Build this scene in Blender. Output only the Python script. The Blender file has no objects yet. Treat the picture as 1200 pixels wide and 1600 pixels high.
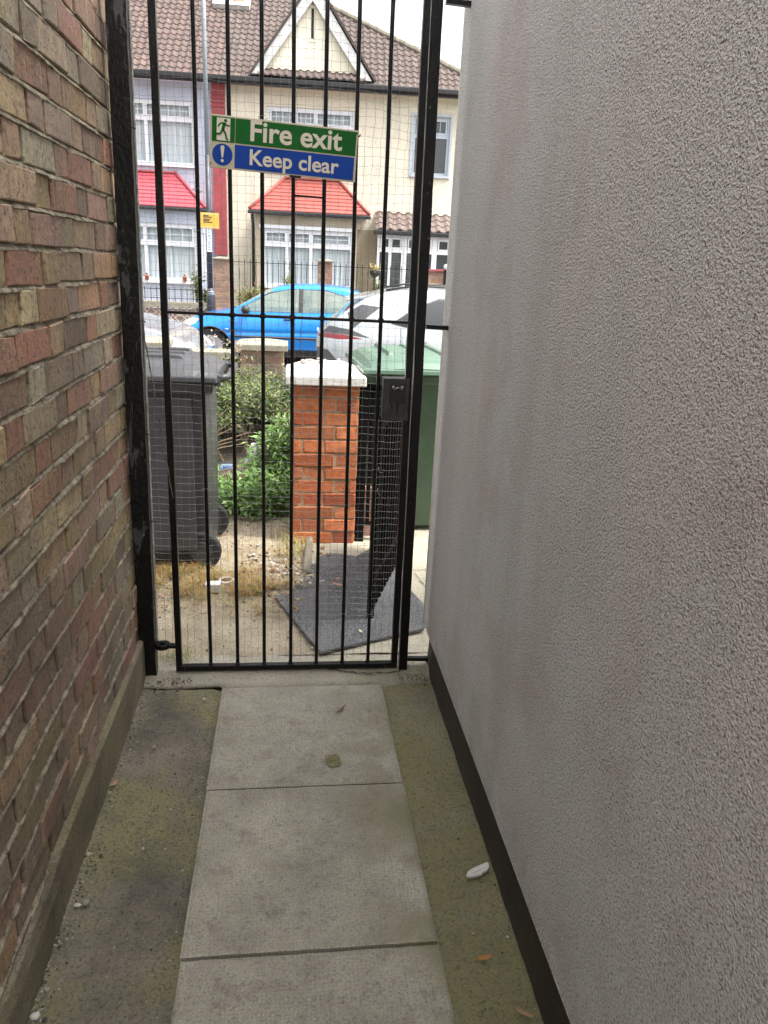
import bpy, bmesh, math, random
from math import sin, cos, pi, radians, sqrt
from mathutils import Vector, Matrix, noise, Euler
random.seed(7)
R = random.Random(11)
scene = bpy.context.scene
COL = scene.collection

# ------------------------------------------------------------ camera
cam = bpy.data.cameras.new("camera"); camo = bpy.data.objects.new("camera", cam); COL.objects.link(camo)
cam.sensor_fit = 'VERTICAL'; cam.sensor_height = 36.0; cam.lens = 26.28
cam.clip_start = 0.02; cam.clip_end = 2000
cx, cy, cz = (0.992103, -0.116946, 0.045329), (-0.006296, 0.314513, 0.949232), (-0.125266, -0.942022, 0.311293)
camo.matrix_world = Matrix(((cx[0], cy[0], cz[0], 0), (cx[1], cy[1], cz[1], 0), (cx[2], cy[2], cz[2], 1.5), (0, 0, 0, 1)))
scene.camera = camo

# ------------------------------------------------------------ sky, sun, exposure
SUN_EL, SUN_AZ = radians(62), radians(112)      # azimuth clockwise from +Y
w = bpy.data.worlds.new("World"); scene.world = w; w.use_nodes = True
wn = w.node_tree; wn.nodes.clear()
sky = wn.nodes.new('ShaderNodeTexSky'); sky.sky_type = 'NISHITA'; sky.sun_disc = False
sky.sun_elevation = SUN_EL; sky.sun_rotation = SUN_AZ
sky.dust_density = 6.0; sky.air_density = 1.0; sky.ozone_density = 1.0
hs = wn.nodes.new('ShaderNodeHueSaturation'); hs.inputs['Saturation'].default_value = 0.12
hs.inputs['Value'].default_value = 1.25
bg = wn.nodes.new('ShaderNodeBackground'); bg.inputs['Strength'].default_value = 0.15
wo = wn.nodes.new('ShaderNodeOutputWorld')
wn.links.new(sky.outputs[0], hs.inputs['Color']); wn.links.new(hs.outputs[0], bg.inputs['Color']); wn.links.new(bg.outputs[0], wo.inputs['Surface'])
sl = bpy.data.lights.new("sun", 'SUN'); sl.energy = 1.9; sl.angle = radians(10); sl.color = (1.0, 0.96, 0.9)
so = bpy.data.objects.new("sun", sl); COL.objects.link(so)
dv = Vector((sin(SUN_AZ) * cos(SUN_EL), cos(SUN_AZ) * cos(SUN_EL), sin(SUN_EL)))
so.rotation_euler = dv.to_track_quat('Z', 'Y').to_euler(); so.location = dv * 30
scene.view_settings.view_transform = 'Standard'; scene.view_settings.look = 'None'
scene.view_settings.gamma = 1.0; scene.view_settings.use_curve_mapping = False
scene.view_settings.exposure = 1.56
scene.render.resolution_x = 768; scene.render.resolution_y = 1024

# ------------------------------------------------------------ node helpers
class NT:
    def __init__(s, name):
        s.m = bpy.data.materials.new(name); s.m.use_nodes = True; s.t = s.m.node_tree
        s.t.nodes.clear(); s.out = s.t.nodes.new('ShaderNodeOutputMaterial')
        s.b = s.t.nodes.new('ShaderNodeBsdfPrincipled'); s.t.links.new(s.b.outputs[0], s.out.inputs['Surface'])
        s._v = None
    def n(s, typ, props=None, **inp):
        nd = s.t.nodes.new(typ)
        for k, v in (props or {}).items(): setattr(nd, k, v)
        for k, v in inp.items():
            sock = nd.inputs[int(k[1:])] if (k[0] == 'i' and k[1:].isdigit()) else nd.inputs[k.replace('_', ' ')]
            s.put(sock, v)
        return nd
    def put(s, sock, v):
        if hasattr(v, 'is_linked') or isinstance(v, bpy.types.NodeSocket): s.t.links.new(v, sock)
        elif isinstance(v, (tuple, list)):
            sock.default_value = tuple(v) + ((1,) if len(v) == 3 and len(sock.default_value) == 4 else ())
        else: sock.default_value = v
    def vec(s, scale=None, warp=0):
        if s._v is None: s._v = s.n('ShaderNodeTexCoord').outputs['Object']
        v = s._v
        if scale is not None: v = s.n('ShaderNodeVectorMath', {'operation': 'MULTIPLY'}, i0=v, i1=scale).outputs[0]
        if warp:
            nz = s.n('ShaderNodeTexNoise', None, Vector=v, Scale=3.0)
            v = s.n('ShaderNodeVectorMath', {'operation': 'ADD'}, i0=v, i1=s.n('ShaderNodeVectorMath', {'operation': 'SCALE'}, i0=nz.outputs['Color'], Scale=warp).outputs[0]).outputs[0]
        return v
    def noise(s, scale, detail=4, rough=.55, vec=None, dist=0):
        return s.n('ShaderNodeTexNoise', None, Vector=vec or s.vec(), Scale=scale, Detail=detail, Roughness=rough, Distortion=dist).outputs['Fac']
    def vor(s, scale, vec=None, feature='F1', out='Distance'):
        return s.n('ShaderNodeTexVoronoi', {'feature': feature}, Vector=vec or s.vec(), Scale=scale).outputs[out]
    def ramp(s, f, a, b, lo=0., hi=1.):
        return s.n('ShaderNodeMapRange', {'clamp': True}, Value=f, From_Min=a, From_Max=b, To_Min=lo, To_Max=hi).outputs[0]
    def mix(s, f, a, b, mode='MIX'):
        nd = s.t.nodes.new('ShaderNodeMix'); nd.data_type = 'RGBA'; nd.blend_type = mode
        s.put(nd.inputs[0], f); s.put(nd.inputs[6], a); s.put(nd.inputs[7], b); return nd.outputs[2]
    def math(s, op, a, b=0.):
        return s.n('ShaderNodeMath', {'operation': op}, i0=a, i1=b).outputs[0]
    def bump(s, h, strength=.5, dist=.005, normal=None):
        nd = s.n('ShaderNodeBump', None, Height=h, Strength=strength, Distance=dist)
        if normal is not None: s.t.links.new(normal, nd.inputs['Normal'])
        return nd.outputs[0]
    def col(s, name='Col'):
        return s.n('ShaderNodeVertexColor', {'layer_name': name}).outputs[0]
    def xyz(s):
        return s.n('ShaderNodeSeparateXYZ', None, Vector=s.vec()).outputs
    def done(s, color=None, rough=.6, normal=None, **kw):
        if color is not None: s.put(s.b.inputs['Base Color'], color)
        s.put(s.b.inputs['Roughness'], rough)
        if normal is not None: s.t.links.new(normal, s.b.inputs['Normal'])
        for k, v in kw.items(): s.put(s.b.inputs[k.replace('_', ' ')], v)
        return s.m

def simple(name, c1, c2=None, scale=8, rough=.6, bump=.2, bscale=60, bdist=.003, rv=.1, **kw):
    t = NT(name); c2 = c2 or tuple(x * .75 for x in c1)
    f = t.ramp(t.noise(scale, 5), .3, .7); f2 = t.noise(scale * 7, 3)
    c = t.mix(f, c1, c2); c = t.mix(t.ramp(f2, .35, .75, 0, .35), c, tuple(x * .7 for x in c2))
    r = t.ramp(t.noise(scale * 2, 3), .3, .7, max(0, rough - rv), min(1, rough + rv))
    return t.done(c, r, t.bump(t.noise(bscale, 4), bump, bdist), **kw)

def vcol(name, rough=.6, var=.3, scale=30, bump=.3, bscale=80, bdist=.003, **kw):
    t = NT(name); c = t.col()
    c = t.mix(t.ramp(t.noise(scale, 4), .3, .75, 0, var), c, (.03, .025, .02))
    return t.done(c, rough, t.bump(t.noise(bscale, 4), bump, bdist), **kw)

# ---- materials
def m_render_wall():
    t = NT('roughcast_render'); z = t.xyz()
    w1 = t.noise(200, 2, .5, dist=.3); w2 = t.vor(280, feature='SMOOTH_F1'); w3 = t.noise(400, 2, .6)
    big = t.ramp(t.noise(.9, 4, .6), .38, .62)
    c = t.mix(big, (.86, .81, .79), (.82, .835, .82))                     # faint pinkish and grey-green patches
    c = t.mix(t.ramp(t.noise(2.3, 5, .65), .52, .68, 0, .6), c, (.68, .57, .56))
    c = t.mix(t.ramp(t.noise(1.7, 5, .6, vec=t.vec((1, 1.6, .8))), .55, .70, 0, .4), c, (.66, .70, .62))
    c = t.mix(t.ramp(t.noise(1, 5, .6, vec=t.vec((3, 3, .35))), .55, .75, 0, .35), c, (.52, .50, .47))   # rain streaks
    c = t.mix(t.math('MULTIPLY', t.ramp(z[2], .16, .45, .5, 0), t.ramp(t.noise(7, 5, .65), .38, .65)), c, (.30, .30, .22))
    c = t.mix(t.ramp(w1, .30, .50, .75, 0), c, (.20, .19, .18))             # grain shade painted into the bump hollows; pale sand specks over it
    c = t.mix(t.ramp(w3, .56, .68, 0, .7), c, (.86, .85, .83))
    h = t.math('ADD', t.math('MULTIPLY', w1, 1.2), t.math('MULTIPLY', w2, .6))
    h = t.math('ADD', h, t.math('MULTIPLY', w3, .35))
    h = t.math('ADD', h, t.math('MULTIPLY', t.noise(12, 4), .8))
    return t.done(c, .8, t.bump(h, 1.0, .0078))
def m_brick():
    t = NT('stock_brick'); c = t.col()
    n1 = t.noise(26, 5, .6); n2 = t.noise(9, 4)
    st = t.noise(1, 4, .6, vec=t.vec((20, 30, 9)))
    c = t.mix(t.ramp(st, .50, .66, 0, .65), c, t.mix(1.0, c, (.55, .48, .45), 'MULTIPLY')); c = t.mix(t.ramp(t.noise(1, 3, .6, vec=t.vec((14, 22, 7))), .56, .68, 0, .45), c, (.52, .42, .22))
    c = t.mix(t.ramp(n1, .35, .7, 0, .5), c, t.mix(t.ramp(n2, .4, .6), (.40, .28, .15), (.20, .14, .125)))
    c = t.mix(t.ramp(t.noise(75, 4, .65), .52, .68, 0, .8), c, (.07, .055, .05))
    c = t.mix(t.ramp(t.noise(45, 3), .62, .78, 0, .5), c, (.42, .36, .28))
    c = t.mix(t.ramp(t.noise(2.2, 3), .40, .75, 0, .55), c, (.14, .11, .09))
    z = t.xyz()[2]
    c = t.mix(t.math('MULTIPLY', t.ramp(z, .15, 1.0, .7, 0), t.ramp(t.noise(3, 4), .3, .65)), c, (.10, .095, .075))
    h = t.math('ADD', t.noise(70, 5, .65), t.math('MULTIPLY', t.noise(260, 3), .35))
    return t.done(c, .85, t.bump(h, .9, .006))
def m_mortar():
    t = NT('mortar')
    c = t.mix(t.ramp(t.noise(12, 4), .35, .65), (.42, .36, .26), (.26, .225, .165))
    c = t.mix(t.ramp(t.noise(30, 5, .7), .42, .62, 0, .85), c, (.08, .068, .05))
    h = t.math('ADD', t.noise(90, 5, .7), t.math('MULTIPLY', t.noise(300, 3), .4))
    return t.done(c, .9, t.bump(h, 1.0, .006))
def m_ground(name, base, dark, moss, mossamt, pale, mscale=2.2, grit=.5, bd=.008, mthr=(.45, .6)):
    t = NT(name)
    c = t.mix(t.ramp(t.noise(3.5, 6, .65), .35, .65), base, dark)
    c = t.mix(t.math('MULTIPLY', t.ramp(t.noise(mscale, 5, .6), mthr[0], mthr[1]), t.ramp(t.noise(22, 5, .7), .3, .6, .3, mossamt)), c, moss)
    sp = t.vor(190); c = t.mix(t.math('MULTIPLY', t.ramp(sp, .12, .22, grit, 0), t.ramp(t.noise(35, 3), .45, .55)), c, pale)
    c = t.mix(t.ramp(t.noise(120, 3), .5, .7, 0, .6), c, tuple(x * .45 for x in dark))
    h = t.math('ADD', t.noise(60, 6, .7), t.math('MULTIPLY', t.noise(220, 3), .6))
    h = t.math('ADD', h, t.math('MULTIPLY', t.noise(9, 4), 1.2))
    return t.done(c, .92, t.bump(h, 1.0, bd))
def m_slab():
    t = NT('paving_slab_concrete')
    c = t.mix(t.ramp(t.noise(5, 7, .7), .3, .7), (.54, .505, .415), (.31, .285, .23))
    c = t.mix(t.ramp(t.noise(1.6, 5, .65), .48, .66, 0, .65), c, (.25, .23, .18))
    c = t.mix(t.ramp(t.noise(11, 6, .75), .54, .68, 0, .7), c, (.19, .172, .135)); c = t.mix(t.ramp(t.noise(55, 4, .7), .60, .68, 0, .5), c, (.10, .09, .07))
    c = t.mix(t.ramp(t.noise(170, 3), .5, .72, 0, .75), c, (.14, .125, .10))
    c = t.mix(t.ramp(t.noise(240, 2), .6, .72, 0, .55), c, (.7, .66, .56))
    x = t.xyz()
    g = t.math('MULTIPLY', t.ramp(x[0], .12, .34, 0, .9), t.ramp(t.noise(3.2, 4), .42, .6))
    c = t.mix(g, c, (.24, .225, .12))
    pim = t.n('ShaderNodeTexVoronoi', {'feature': 'F1'}, Vector=t.vec(), Scale=105., Randomness=.15).outputs['Distance']
    c = t.mix(t.ramp(pim, .25, .5, 0, .25), c, (.16, .145, .12))
    h = t.math('ADD', t.math('MULTIPLY', pim, -.6), t.math('MULTIPLY', t.noise(150, 4, .7), 1.0))
    return t.done(c, .9, t.bump(h, .8, .004))
def m_peel():
    t = NT('peeling_black_paint')
    v = t.vec((1, 1, .25))
    msk = t.ramp(t.noise(16, 6, .65, vec=v, dist=.6), .56, .58)
    c = t.mix(t.ramp(t.noise(60, 4), .3, .7), (.003, .003, .0035), (.008, .008, .008))
    c = t.mix(msk, c, (.065, .065, .066)); c = t.mix(t.ramp(t.noise(45, 4), .68, .74), c, (.3, .3, .28))
    return t.done(c, t.mix(msk, (.3, .3, .3), (.7, .7, .7)), t.bump(t.math('ADD', t.math('MULTIPLY', msk, -.6), t.noise(70, 4)), .8, .004), Specular_IOR_Level=.3)
def m_black(name='black_gloss_paint', rough=.28):
    t = NT(name)
    c = t.mix(t.ramp(t.noise(40, 5), .3, .7), (.0025, .0025, .003), (.006, .006, .006))
    c = t.mix(t.ramp(t.noise(90, 4), .68, .74), c, (.14, .13, .12))
    return t.done(c, rough, t.bump(t.noise(110, 4), .7, .0025), Specular_IOR_Level=.28)
def m_plastic(name, c1, c2, rough=.45):
    t = NT(name)
    c = t.mix(t.ramp(t.noise(3, 4), .3, .7), c1, c2)
    c = t.mix(t.ramp(t.noise(9, 6, .7), .55, .8, 0, .45), c, tuple(x * 1.5 + .03 for x in c1))
    c = t.mix(t.ramp(t.noise(8, 4, .6, vec=t.vec((1, 1, .12))), .55, .75, 0, .35), c, tuple(x * .5 for x in c2))
    return t.done(c, t.ramp(t.noise(7, 4), .3, .7, rough - .1, rough + .15), t.bump(t.noise(350, 3), .25, .001))
def m_tiles(name, c1, c2, moss):
    t = NT(name); c = t.mix(t.ramp(t.noise(5, 4), .3, .7), t.col(), c2)
    c = t.mix(.4, c, c1)
    c = t.mix(t.ramp(t.noise(11, 5, .7), .55, .75, 0, .6), c, moss); c = t.mix(t.ramp(t.noise(30, 4), .62, .75, 0, .7), c, (.36, .34, .3))
    return t.done(c, .85, t.bump(t.noise(60, 4), .5, .006))
def m_pebble(name, c1, c2):
    t = NT(name)
    c = t.mix(t.ramp(t.noise(1.2, 4), .35, .7), c1, c2)
    c = t.mix(t.ramp(t.noise(5, 5, .7, vec=t.vec((1, 1, .3))), .5, .8, 0, .5), c, tuple(x * .6 for x in c2))
    c = t.mix(t.ramp(t.noise(1, 5, .65, vec=t.vec((6, 6, .5))), .54, .72, 0, .35), c, tuple(x * .55 for x in c2))
    return t.done(c, .9, t.bump(t.math('ADD', t.vor(45), t.noise(20, 4)), .8, .012))
def m_mat():
    t = NT('granular_rubber')
    s = t.vor(230, out='Color'); g = t.n('ShaderNodeSeparateColor', None, Color=s).outputs[0]
    c = t.mix(t.ramp(g, .55, 1., 0, .8), (.055, .056, .062), (.26, .26, .27)); c = t.mix(t.ramp(t.noise(5, 5), .35, .7, 0, .7), c, (.16, .157, .15))
    c = t.mix(t.ramp(t.noise(130, 3), .66, .72), c, (.5, .48, .45))
    return t.done(c, .85, t.bump(t.vor(230), .9, .004))
def m_carpaint(name, c, coat=.8, metallic=.3):
    t = NT(name); cc = t.mix(t.ramp(t.noise(2, 3), .3, .7), c, tuple(x * .86 for x in c))
    cc = t.mix(t.ramp(t.noise(40, 5, .7), .6, .9, 0, .3), cc, (.25, .24, .22))
    return t.done(cc, t.ramp(t.noise(6, 4), .3, .7, .22, .36), None, Metallic=metallic, Coat_Weight=coat, Coat_Roughness=.06)
def m_glass(name, c, rough=.04, alpha=1.0):
    t = NT(name)
    cc = t.mix(t.ramp(t.noise(3, 3), .3, .7), c, tuple(x * .7 for x in c))
    return t.done(cc, rough, t.bump(t.noise(1.5, 2), .05, .02), Alpha=alpha, Coat_Weight=.6)
def m_leaf(name, var=.4, trans=True):
    t = NT(name); c = t.col()
    c = t.mix(t.ramp(t.noise(30, 3), .3, .7, 0, var), c, (.02, .03, .01))
    m = t.done(c, .5, None)
    tr = t.t.nodes.new('ShaderNodeBsdfTranslucent'); t.t.links.new(c, tr.inputs[0])
    mx = t.t.nodes.new('ShaderNodeMixShader'); mx.inputs[0].default_value = .3
    t.t.links.new(t.b.outputs[0], mx.inputs[1]); t.t.links.new(tr.outputs[0], mx.inputs[2]); t.t.links.new(mx.outputs[0], t.out.inputs['Surface'])
    return m
def m_curtain():
    t = NT('net_curtain'); x = t.xyz()[0]
    wv = t.noise(1, 3, .6, vec=t.vec((14, 14, .3)))
    return t.done(t.mix(t.ramp(wv, .35, .65), (.82, .86, .88), (.55, .62, .66)), .8)

M = {}
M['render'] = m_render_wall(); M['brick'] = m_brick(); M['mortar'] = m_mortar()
M['plinth'] = simple('dark_plinth', (.028, .027, .025), (.058, .048, .034), 5, .75, .5, 90, .004)
M['haunch'] = m_ground('haunch_concrete', (.25, .215, .145), (.13, .11, .075), (.19, .17, .08), .6, (.3, .28, .2), 3, .3, .006)
M['floorL'] = m_ground('rough_concrete_dark', (.32, .285, .22), (.13, .115, .09), (.33, .31, .14), .85, (.60, .57, .5), 1.5, .8, .016, (.44, .54))
M['floorR'] = m_ground('mossy_concrete', (.42, .38, .27), (.24, .215, .15), (.38, .355, .16), .85, (.55, .52, .38), 2.8, .5, .022, (.30, .52))
M['slab'] = m_slab()
M['thresh'] = m_ground('threshold_concrete', (.40, .37, .30), (.29, .265, .21), (.22, .22, .11), .5, (.5, .48, .42), 2.2, .3, .005, (.5, .65))
M['garden'] = m_ground('garden_dirt', (.50, .43, .31), (.30, .245, .165), (.20, .19, .09), .5, (.62, .6, .52), 2.0, .8, .012, (.56, .66))
M['path'] = m_ground('path_concrete', (.44, .40, .31), (.34, .31, .24), (.2, .21, .1), .4, (.55, .52, .45), 2.2, .3, .005, (.55, .7))
M['shade_toned_soil'] = m_ground('soil_painted_shade', (.08, .052, .033), (.025, .018, .012), (.06, .07, .02), .5, (.3, .24, .16), 3, .5, .014)  # soil coloured near black to paint in the shade under the shrub
M['crack'] = simple('crack_dirt', (.05, .045, .03), None, 20, .95)
M['asphalt'] = simple('asphalt', (.07, .07, .072), (.05, .05, .05), 4, .9, .6, 150, .006)
M['pave'] = simple('pavement_slabs', (.30, .29, .27), (.22, .21, .19), 2, .9, .4, 60, .005)
M['kerbstone'] = simple('kerb_stone', (.32, .31, .29), (.24, .23, .21), 6, .85)
M['earth'] = simple('earth', (.12, .10, .07), (.08, .09, .04), 1, .95)
M['peel'] = m_peel(); M['black'] = m_black(); M['blackm'] = m_black('black_matt_iron', .5)
M['iron'] = simple('dull_black_iron', (.008, .008, .008), (.014, .013, .012), 30, .95, .5, 90, .003, 0.0, Specular_IOR_Level=.03)
M['lockgrey'] = simple('worn_lock_case', (.055, .053, .05), (.02, .02, .02), 22, .5, .5, 70, .003)
M['wire'] = simple('galvanised_wire', (.30, .295, .285), (.15, .15, .15), 30, .42, 0, Metallic=.5)
M['foam'] = simple('old_sealant', (.5, .49, .45), (.3, .29, .26), 40, .8, .8, 120, .006)
M['steel'] = simple('bright_steel', (.6, .6, .6), (.4, .4, .4), 30, .3, .1, Metallic=.9)
M['cream'] = simple('sign_cream', (.62, .56, .40), (.55, .50, .36), 12, .4, .05)
M['green'] = simple('sign_green', (.002, .13, .014), (.002, .11, .012), 6, .4, .03, Specular_IOR_Level=.2)
M['blue'] = simple('sign_blue', (.003, .06, .40), (.003, .05, .34), 6, .4, .03, Specular_IOR_Level=.2)
M['signwhite'] = simple('sign_lettering', (.78, .73, .60), (.74, .70, .56), 12, .4, .03)
M['bin_grey'] = m_plastic('bin_grey', (.055, .057, .061), (.038, .040, .044), .38)
M['bin_green'] = m_plastic('bin_green', (.055, .10, .055), (.04, .075, .045))
M['bin_green_lid'] = m_plastic('bin_green_lid', (.085, .155, .105), (.065, .12, .085), .38)
M['rubber'] = simple('rubber', (.018, .018, .018), (.03, .03, .028), 20, .8)
M['pbrick'] = (lambda t: t.done(t.mix(t.ramp(t.noise(5, 5, .7), .55, .75, 0, .55), t.mix(t.ramp(t.noise(60, 4, .7), .6, .72, 0, .5), t.mix(t.ramp(t.noise(24, 5, .65), .4, .7, 0, .7), t.col(), (.30, .075, .03)), (.60, .42, .28)), (.22, .10, .06)), .8, t.bump(t.noise(90, 5, .65), .9, .005)))(NT('red_brick'))
M['pmortar'] = simple('pillar_mortar', (.50, .38, .24), (.26, .15, .08), 20, .9, .7, 90, .004)
M['whitecap'] = simple('white_painted_concrete', (.80, .78, .74), (.66, .64, .6), 14, .7, .5, 60, .005)
M['obrick'] = m_brick()
M['greycap'] = simple('weathered_coping', (.30, .275, .215), (.17, .155, .115), 12, .9, .6, 60, .006)
M['mat'] = m_mat()
M['leaf'] = m_leaf('leaf'); M['straw'] = m_leaf('straw', .2)
M['twig'] = simple('twig', (.25, .18, .11), (.14, .1, .06), 30, .9)
M['litter_w'] = simple('white_litter', (.7, .69, .66), (.55, .53, .5), 20, .6, .5, 40, .01)
M['litter_b'] = simple('blue_litter', (.12, .3, .6), (.1, .2, .4), 20, .5)
M['stone'] = vcol('pebble', .8, .3)
M['deadleaf'] = vcol('dead_leaf', .6, .25)
M['lilac'] = m_pebble('lilac_pebbledash', (.52, .56, .66), (.44, .48, .58))
M['creamwall'] = m_pebble('cream_pebbledash', (.80, .74, .60), (.72, .66, .53))
M['beige'] = m_pebble('beige_render', (.42, .36, .27), (.36, .31, .23))
M['redpaint'] = simple('red_painted_brick', (.36, .07, .08), (.27, .05, .055), 6, .7, .6, 40, .01)
M['pinkpaint'] = simple('red_painted_tiles', (.42, .065, .085), (.33, .055, .07), 4, .65, .4, 40, .01)
M['pinktile2'] = simple('orange_red_tiles', (.37, .075, .06), (.27, .07, .055), 5, .6, .5, 30, .01)
M['tiles_l'] = m_tiles('roof_tiles_red_brown', (.095, .065, .056), (.066, .047, .043), (.07, .062, .052))
M['tiles_c'] = m_tiles('roof_tiles_brown', (.09, .064, .056), (.064, .047, .043), (.11, .10, .085))
M['tiles_p'] = m_tiles('porch_tiles_pink_brown', (.16, .115, .10), (.12, .09, .08), (.14, .13, .11))
M['upvc'] = simple('white_frame', (.78, .79, .82), (.7, .71, .74), 5, .4, .05)
M['greyframe'] = simple('grey_frame', (.52, .57, .64), (.45, .5, .56), 5, .45, .05)
M['boards'] = simple('peeling_white_boards', (.72, .71, .69), (.42, .42, .42), 9, .8, .6, 30, .01)
M['pane'] = m_glass('window_glass', (.3, .36, .38), .03, .15)
M['panedark'] = m_glass('dark_window_glass', (.09, .10, .105), .03, .75)
M['curtain'] = m_curtain()
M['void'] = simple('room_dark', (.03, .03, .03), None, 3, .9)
M['gutter'] = simple('black_gutter', (.014, .014, .016), (.02, .02, .022), 8, .4)
M['terracotta'] = simple('terracotta', (.5, .17, .07), (.4, .13, .06), 20, .8)
M['blocks'] = simple('screen_block', (.48, .43, .38), (.42, .30, .27), 3, .9, .5, 60, .01)
M['blue_car'] = m_carpaint('blue_car_paint', (.006, .25, .78))
M['white_car'] = m_carpaint('silver_white_car_paint', (.42, .45, .47))
M['silver_car'] = m_carpaint('silver_car_paint', (.22, .235, .25))
M['carglass'] = m_glass('car_glass', (.36, .47, .43), .03, .45)
M['carglass_dark'] = m_glass('tinted_car_glass', (.02, .022, .025), .03, .96)
M['greytrim'] = simple('dark_grey_trim', (.075, .075, .082), (.055, .055, .06), 20, .35)
M['trim'] = simple('black_trim', (.02, .02, .022), (.03, .03, .03), 20, .5)
M['interior'] = simple('car_interior', (.16, .17, .18), (.1, .105, .11), 5, .8)
M['headlamp'] = m_glass('headlamp_glass', (.55, .56, .52), .08)
M['redlamp'] = m_glass('tail_lamp_glass', (.22, .008, .014), .08)
M['alloy'] = simple('alloy_wheel', (.55, .56, .58), (.4, .41, .43), 10, .35, .05, Metallic=.5)
M['polegrey'] = simple('lamp_post_grey', (.26, .28, .31), (.2, .22, .24), 5, .5)
M['poledark'] = simple('lamp_post_dark', (.045, .042, .055), (.03, .03, .04), 5, .5)
M['yellow'] = simple('yellow_notice', (.72, .42, .05), (.62, .36, .05), 6, .5, .05)
M['ink'] = simple('black_ink', (.03, .03, .03), None, 5, .6, 0)

# ------------------------------------------------------------ mesh helpers
class MB:
    def __init__(s): s.v = []; s.f = []; s.m = []; s.c = []; s.T = None
    def add(s, vs, fs, mi=0, col=None):
        o = len(s.v)
        if s.T is not None: vs = [tuple(s.T @ Vector(p)) for p in vs]
        s.v.extend(vs)
        for f in fs:
            s.f.append(tuple(i + o for i in f)); s.m.append(mi); s.c.append(col or (1, 1, 1))
    def box(s, a, b, mi=0, col=None):
        x0, y0, z0 = a; x1, y1, z1 = b
        if x0 > x1: x0, x1 = x1, x0
        if y0 > y1: y0, y1 = y1, y0
        if z0 > z1: z0, z1 = z1, z0
        s.add([(x0, y0, z0), (x1, y0, z0), (x1, y1, z0), (x0, y1, z0), (x0, y0, z1), (x1, y0, z1), (x1, y1, z1), (x0, y1, z1)],
              [(0, 3, 2, 1), (4, 5, 6, 7), (0, 1, 5, 4), (1, 2, 6, 5), (2, 3, 7, 6), (3, 0, 4, 7)], mi, col)
    def hexa(s, p, mi=0, col=None):   # 8 points like box
        s.add(p, [(0, 3, 2, 1), (4, 5, 6, 7), (0, 1, 5, 4), (1, 2, 6, 5), (2, 3, 7, 6), (3, 0, 4, 7)], mi, col)
    def tube(s, pts, r, n=8, mi=0, col=None, caps=True):
        pts = [Vector(p) for p in pts]; N = len(pts)
        rs = r if isinstance(r, (list, tuple)) else [r] * N
        vs = []; up = None
        for i, p in enumerate(pts):
            d = (pts[min(i + 1, N - 1)] - pts[max(i - 1, 0)])
            if d.length < 1e-9: d = Vector((0, 0, 1))
            d.normalize()
            if up is None: up = Vector((0, 0, 1)) if abs(d.z) < .9 else Vector((1, 0, 0))
            a = d.cross(up)
            if a.length < 1e-6: a = d.cross(Vector((0, 1, 0)))
            a.normalize(); b = a.cross(d).normalized(); up = b
            for k in range(n):
                t = 2 * pi * k / n; vs.append(tuple(p + a * cos(t) * rs[i] + b * sin(t) * rs[i]))
        fs = [(i * n + k, i * n + (k + 1) % n, (i + 1) * n + (k + 1) % n, (i + 1) * n + k) for i in range(N - 1) for k in range(n)]
        if caps: fs += [tuple(range(n - 1, -1, -1)), tuple((N - 1) * n + k for k in range(n))]
        s.add(vs, fs, mi, col)
    def prism(s, poly, plane, d0, d1, mi=0, col=None):  # poly 2D; plane 'xz' extruded along y etc
        def P(a, b, d): return {'xz': (a, d, b), 'xy': (a, b, d), 'yz': (d, a, b)}[plane]
        n = len(poly); vs = [P(a, b, d0) for a, b in poly] + [P(a, b, d1) for a, b in poly]
        fs = [tuple(range(n)), tuple(range(2 * n - 1, n - 1, -1))] + [(i, n + i, n + (i + 1) % n, (i + 1) % n) for i in range(n)]
        s.add(vs, fs, mi, col)
    def disc(s, c, r, n, axis='y', h=.001, mi=0):
        poly = [(c[0] + r * cos(2 * pi * k / n), c[2] + r * sin(2 * pi * k / n)) for k in range(n)]
        s.prism(poly, 'xz', c[1], c[1] + h, mi)
    def build(s, name, mats, parent=None, smooth=False, bevel=0, loc=None, seg=2):
        me = bpy.data.meshes.new(name); me.from_pydata(s.v, [], s.f)
        mats = mats if isinstance(mats, (list, tuple)) else [mats]
        for m in mats: me.materials.append(m)
        me.polygons.foreach_set('material_index', s.m)
        if any(c != (1, 1, 1) for c in s.c):
            ca = me.color_attributes.new('Col', 'FLOAT_COLOR', 'CORNER'); buf = []
            for f, c in zip(s.f, s.c): buf.extend((c[0], c[1], c[2], 1.0) * len(f))
            ca.data.foreach_set('color', buf)
        if smooth: me.polygons.foreach_set('use_smooth', [True] * len(s.f))
        me.update(); bm = bmesh.new(); bm.from_mesh(me)
        bmesh.ops.recalc_face_normals(bm, faces=bm.faces) if not getattr(s, 'keep', False) else None
        bm.to_mesh(me); bm.free()
        o = bpy.data.objects.new(name, me); COL.objects.link(o)
        if parent: o.parent = parent
        if loc: o.location = loc
        if bevel:
            b = o.modifiers.new('bevel', 'BEVEL'); b.width = bevel; b.segments = seg; b.limit_method = 'ANGLE'; b.angle_limit = radians(40)
        return o
def tag(o, label, cat, group=None, kind=None):
    o['label'] = label; o['category'] = cat
    if group: o['group'] = group
    if kind: o['kind'] = kind
    return o
def struct(o): o['kind'] = 'structure'; return o
def thing(name, label, cat, loc=(0, 0, 0), rz=0, group=None):
    o = bpy.data.objects.new(name, None); COL.objects.link(o); o.location = loc; o.rotation_euler = (0, 0, rz); o.empty_display_size = .2
    return tag(o, label, cat, group)
def nz(x, y, z=0, s=1): return noise.noise(Vector((x * s, y * s, z * s)))
def copy_tree(o, parent=None):
    c = o.copy(); COL.objects.link(c)
    if parent is not None: c.parent = parent
    for ch in list(o.children): copy_tree(ch, c)
    return c
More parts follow.
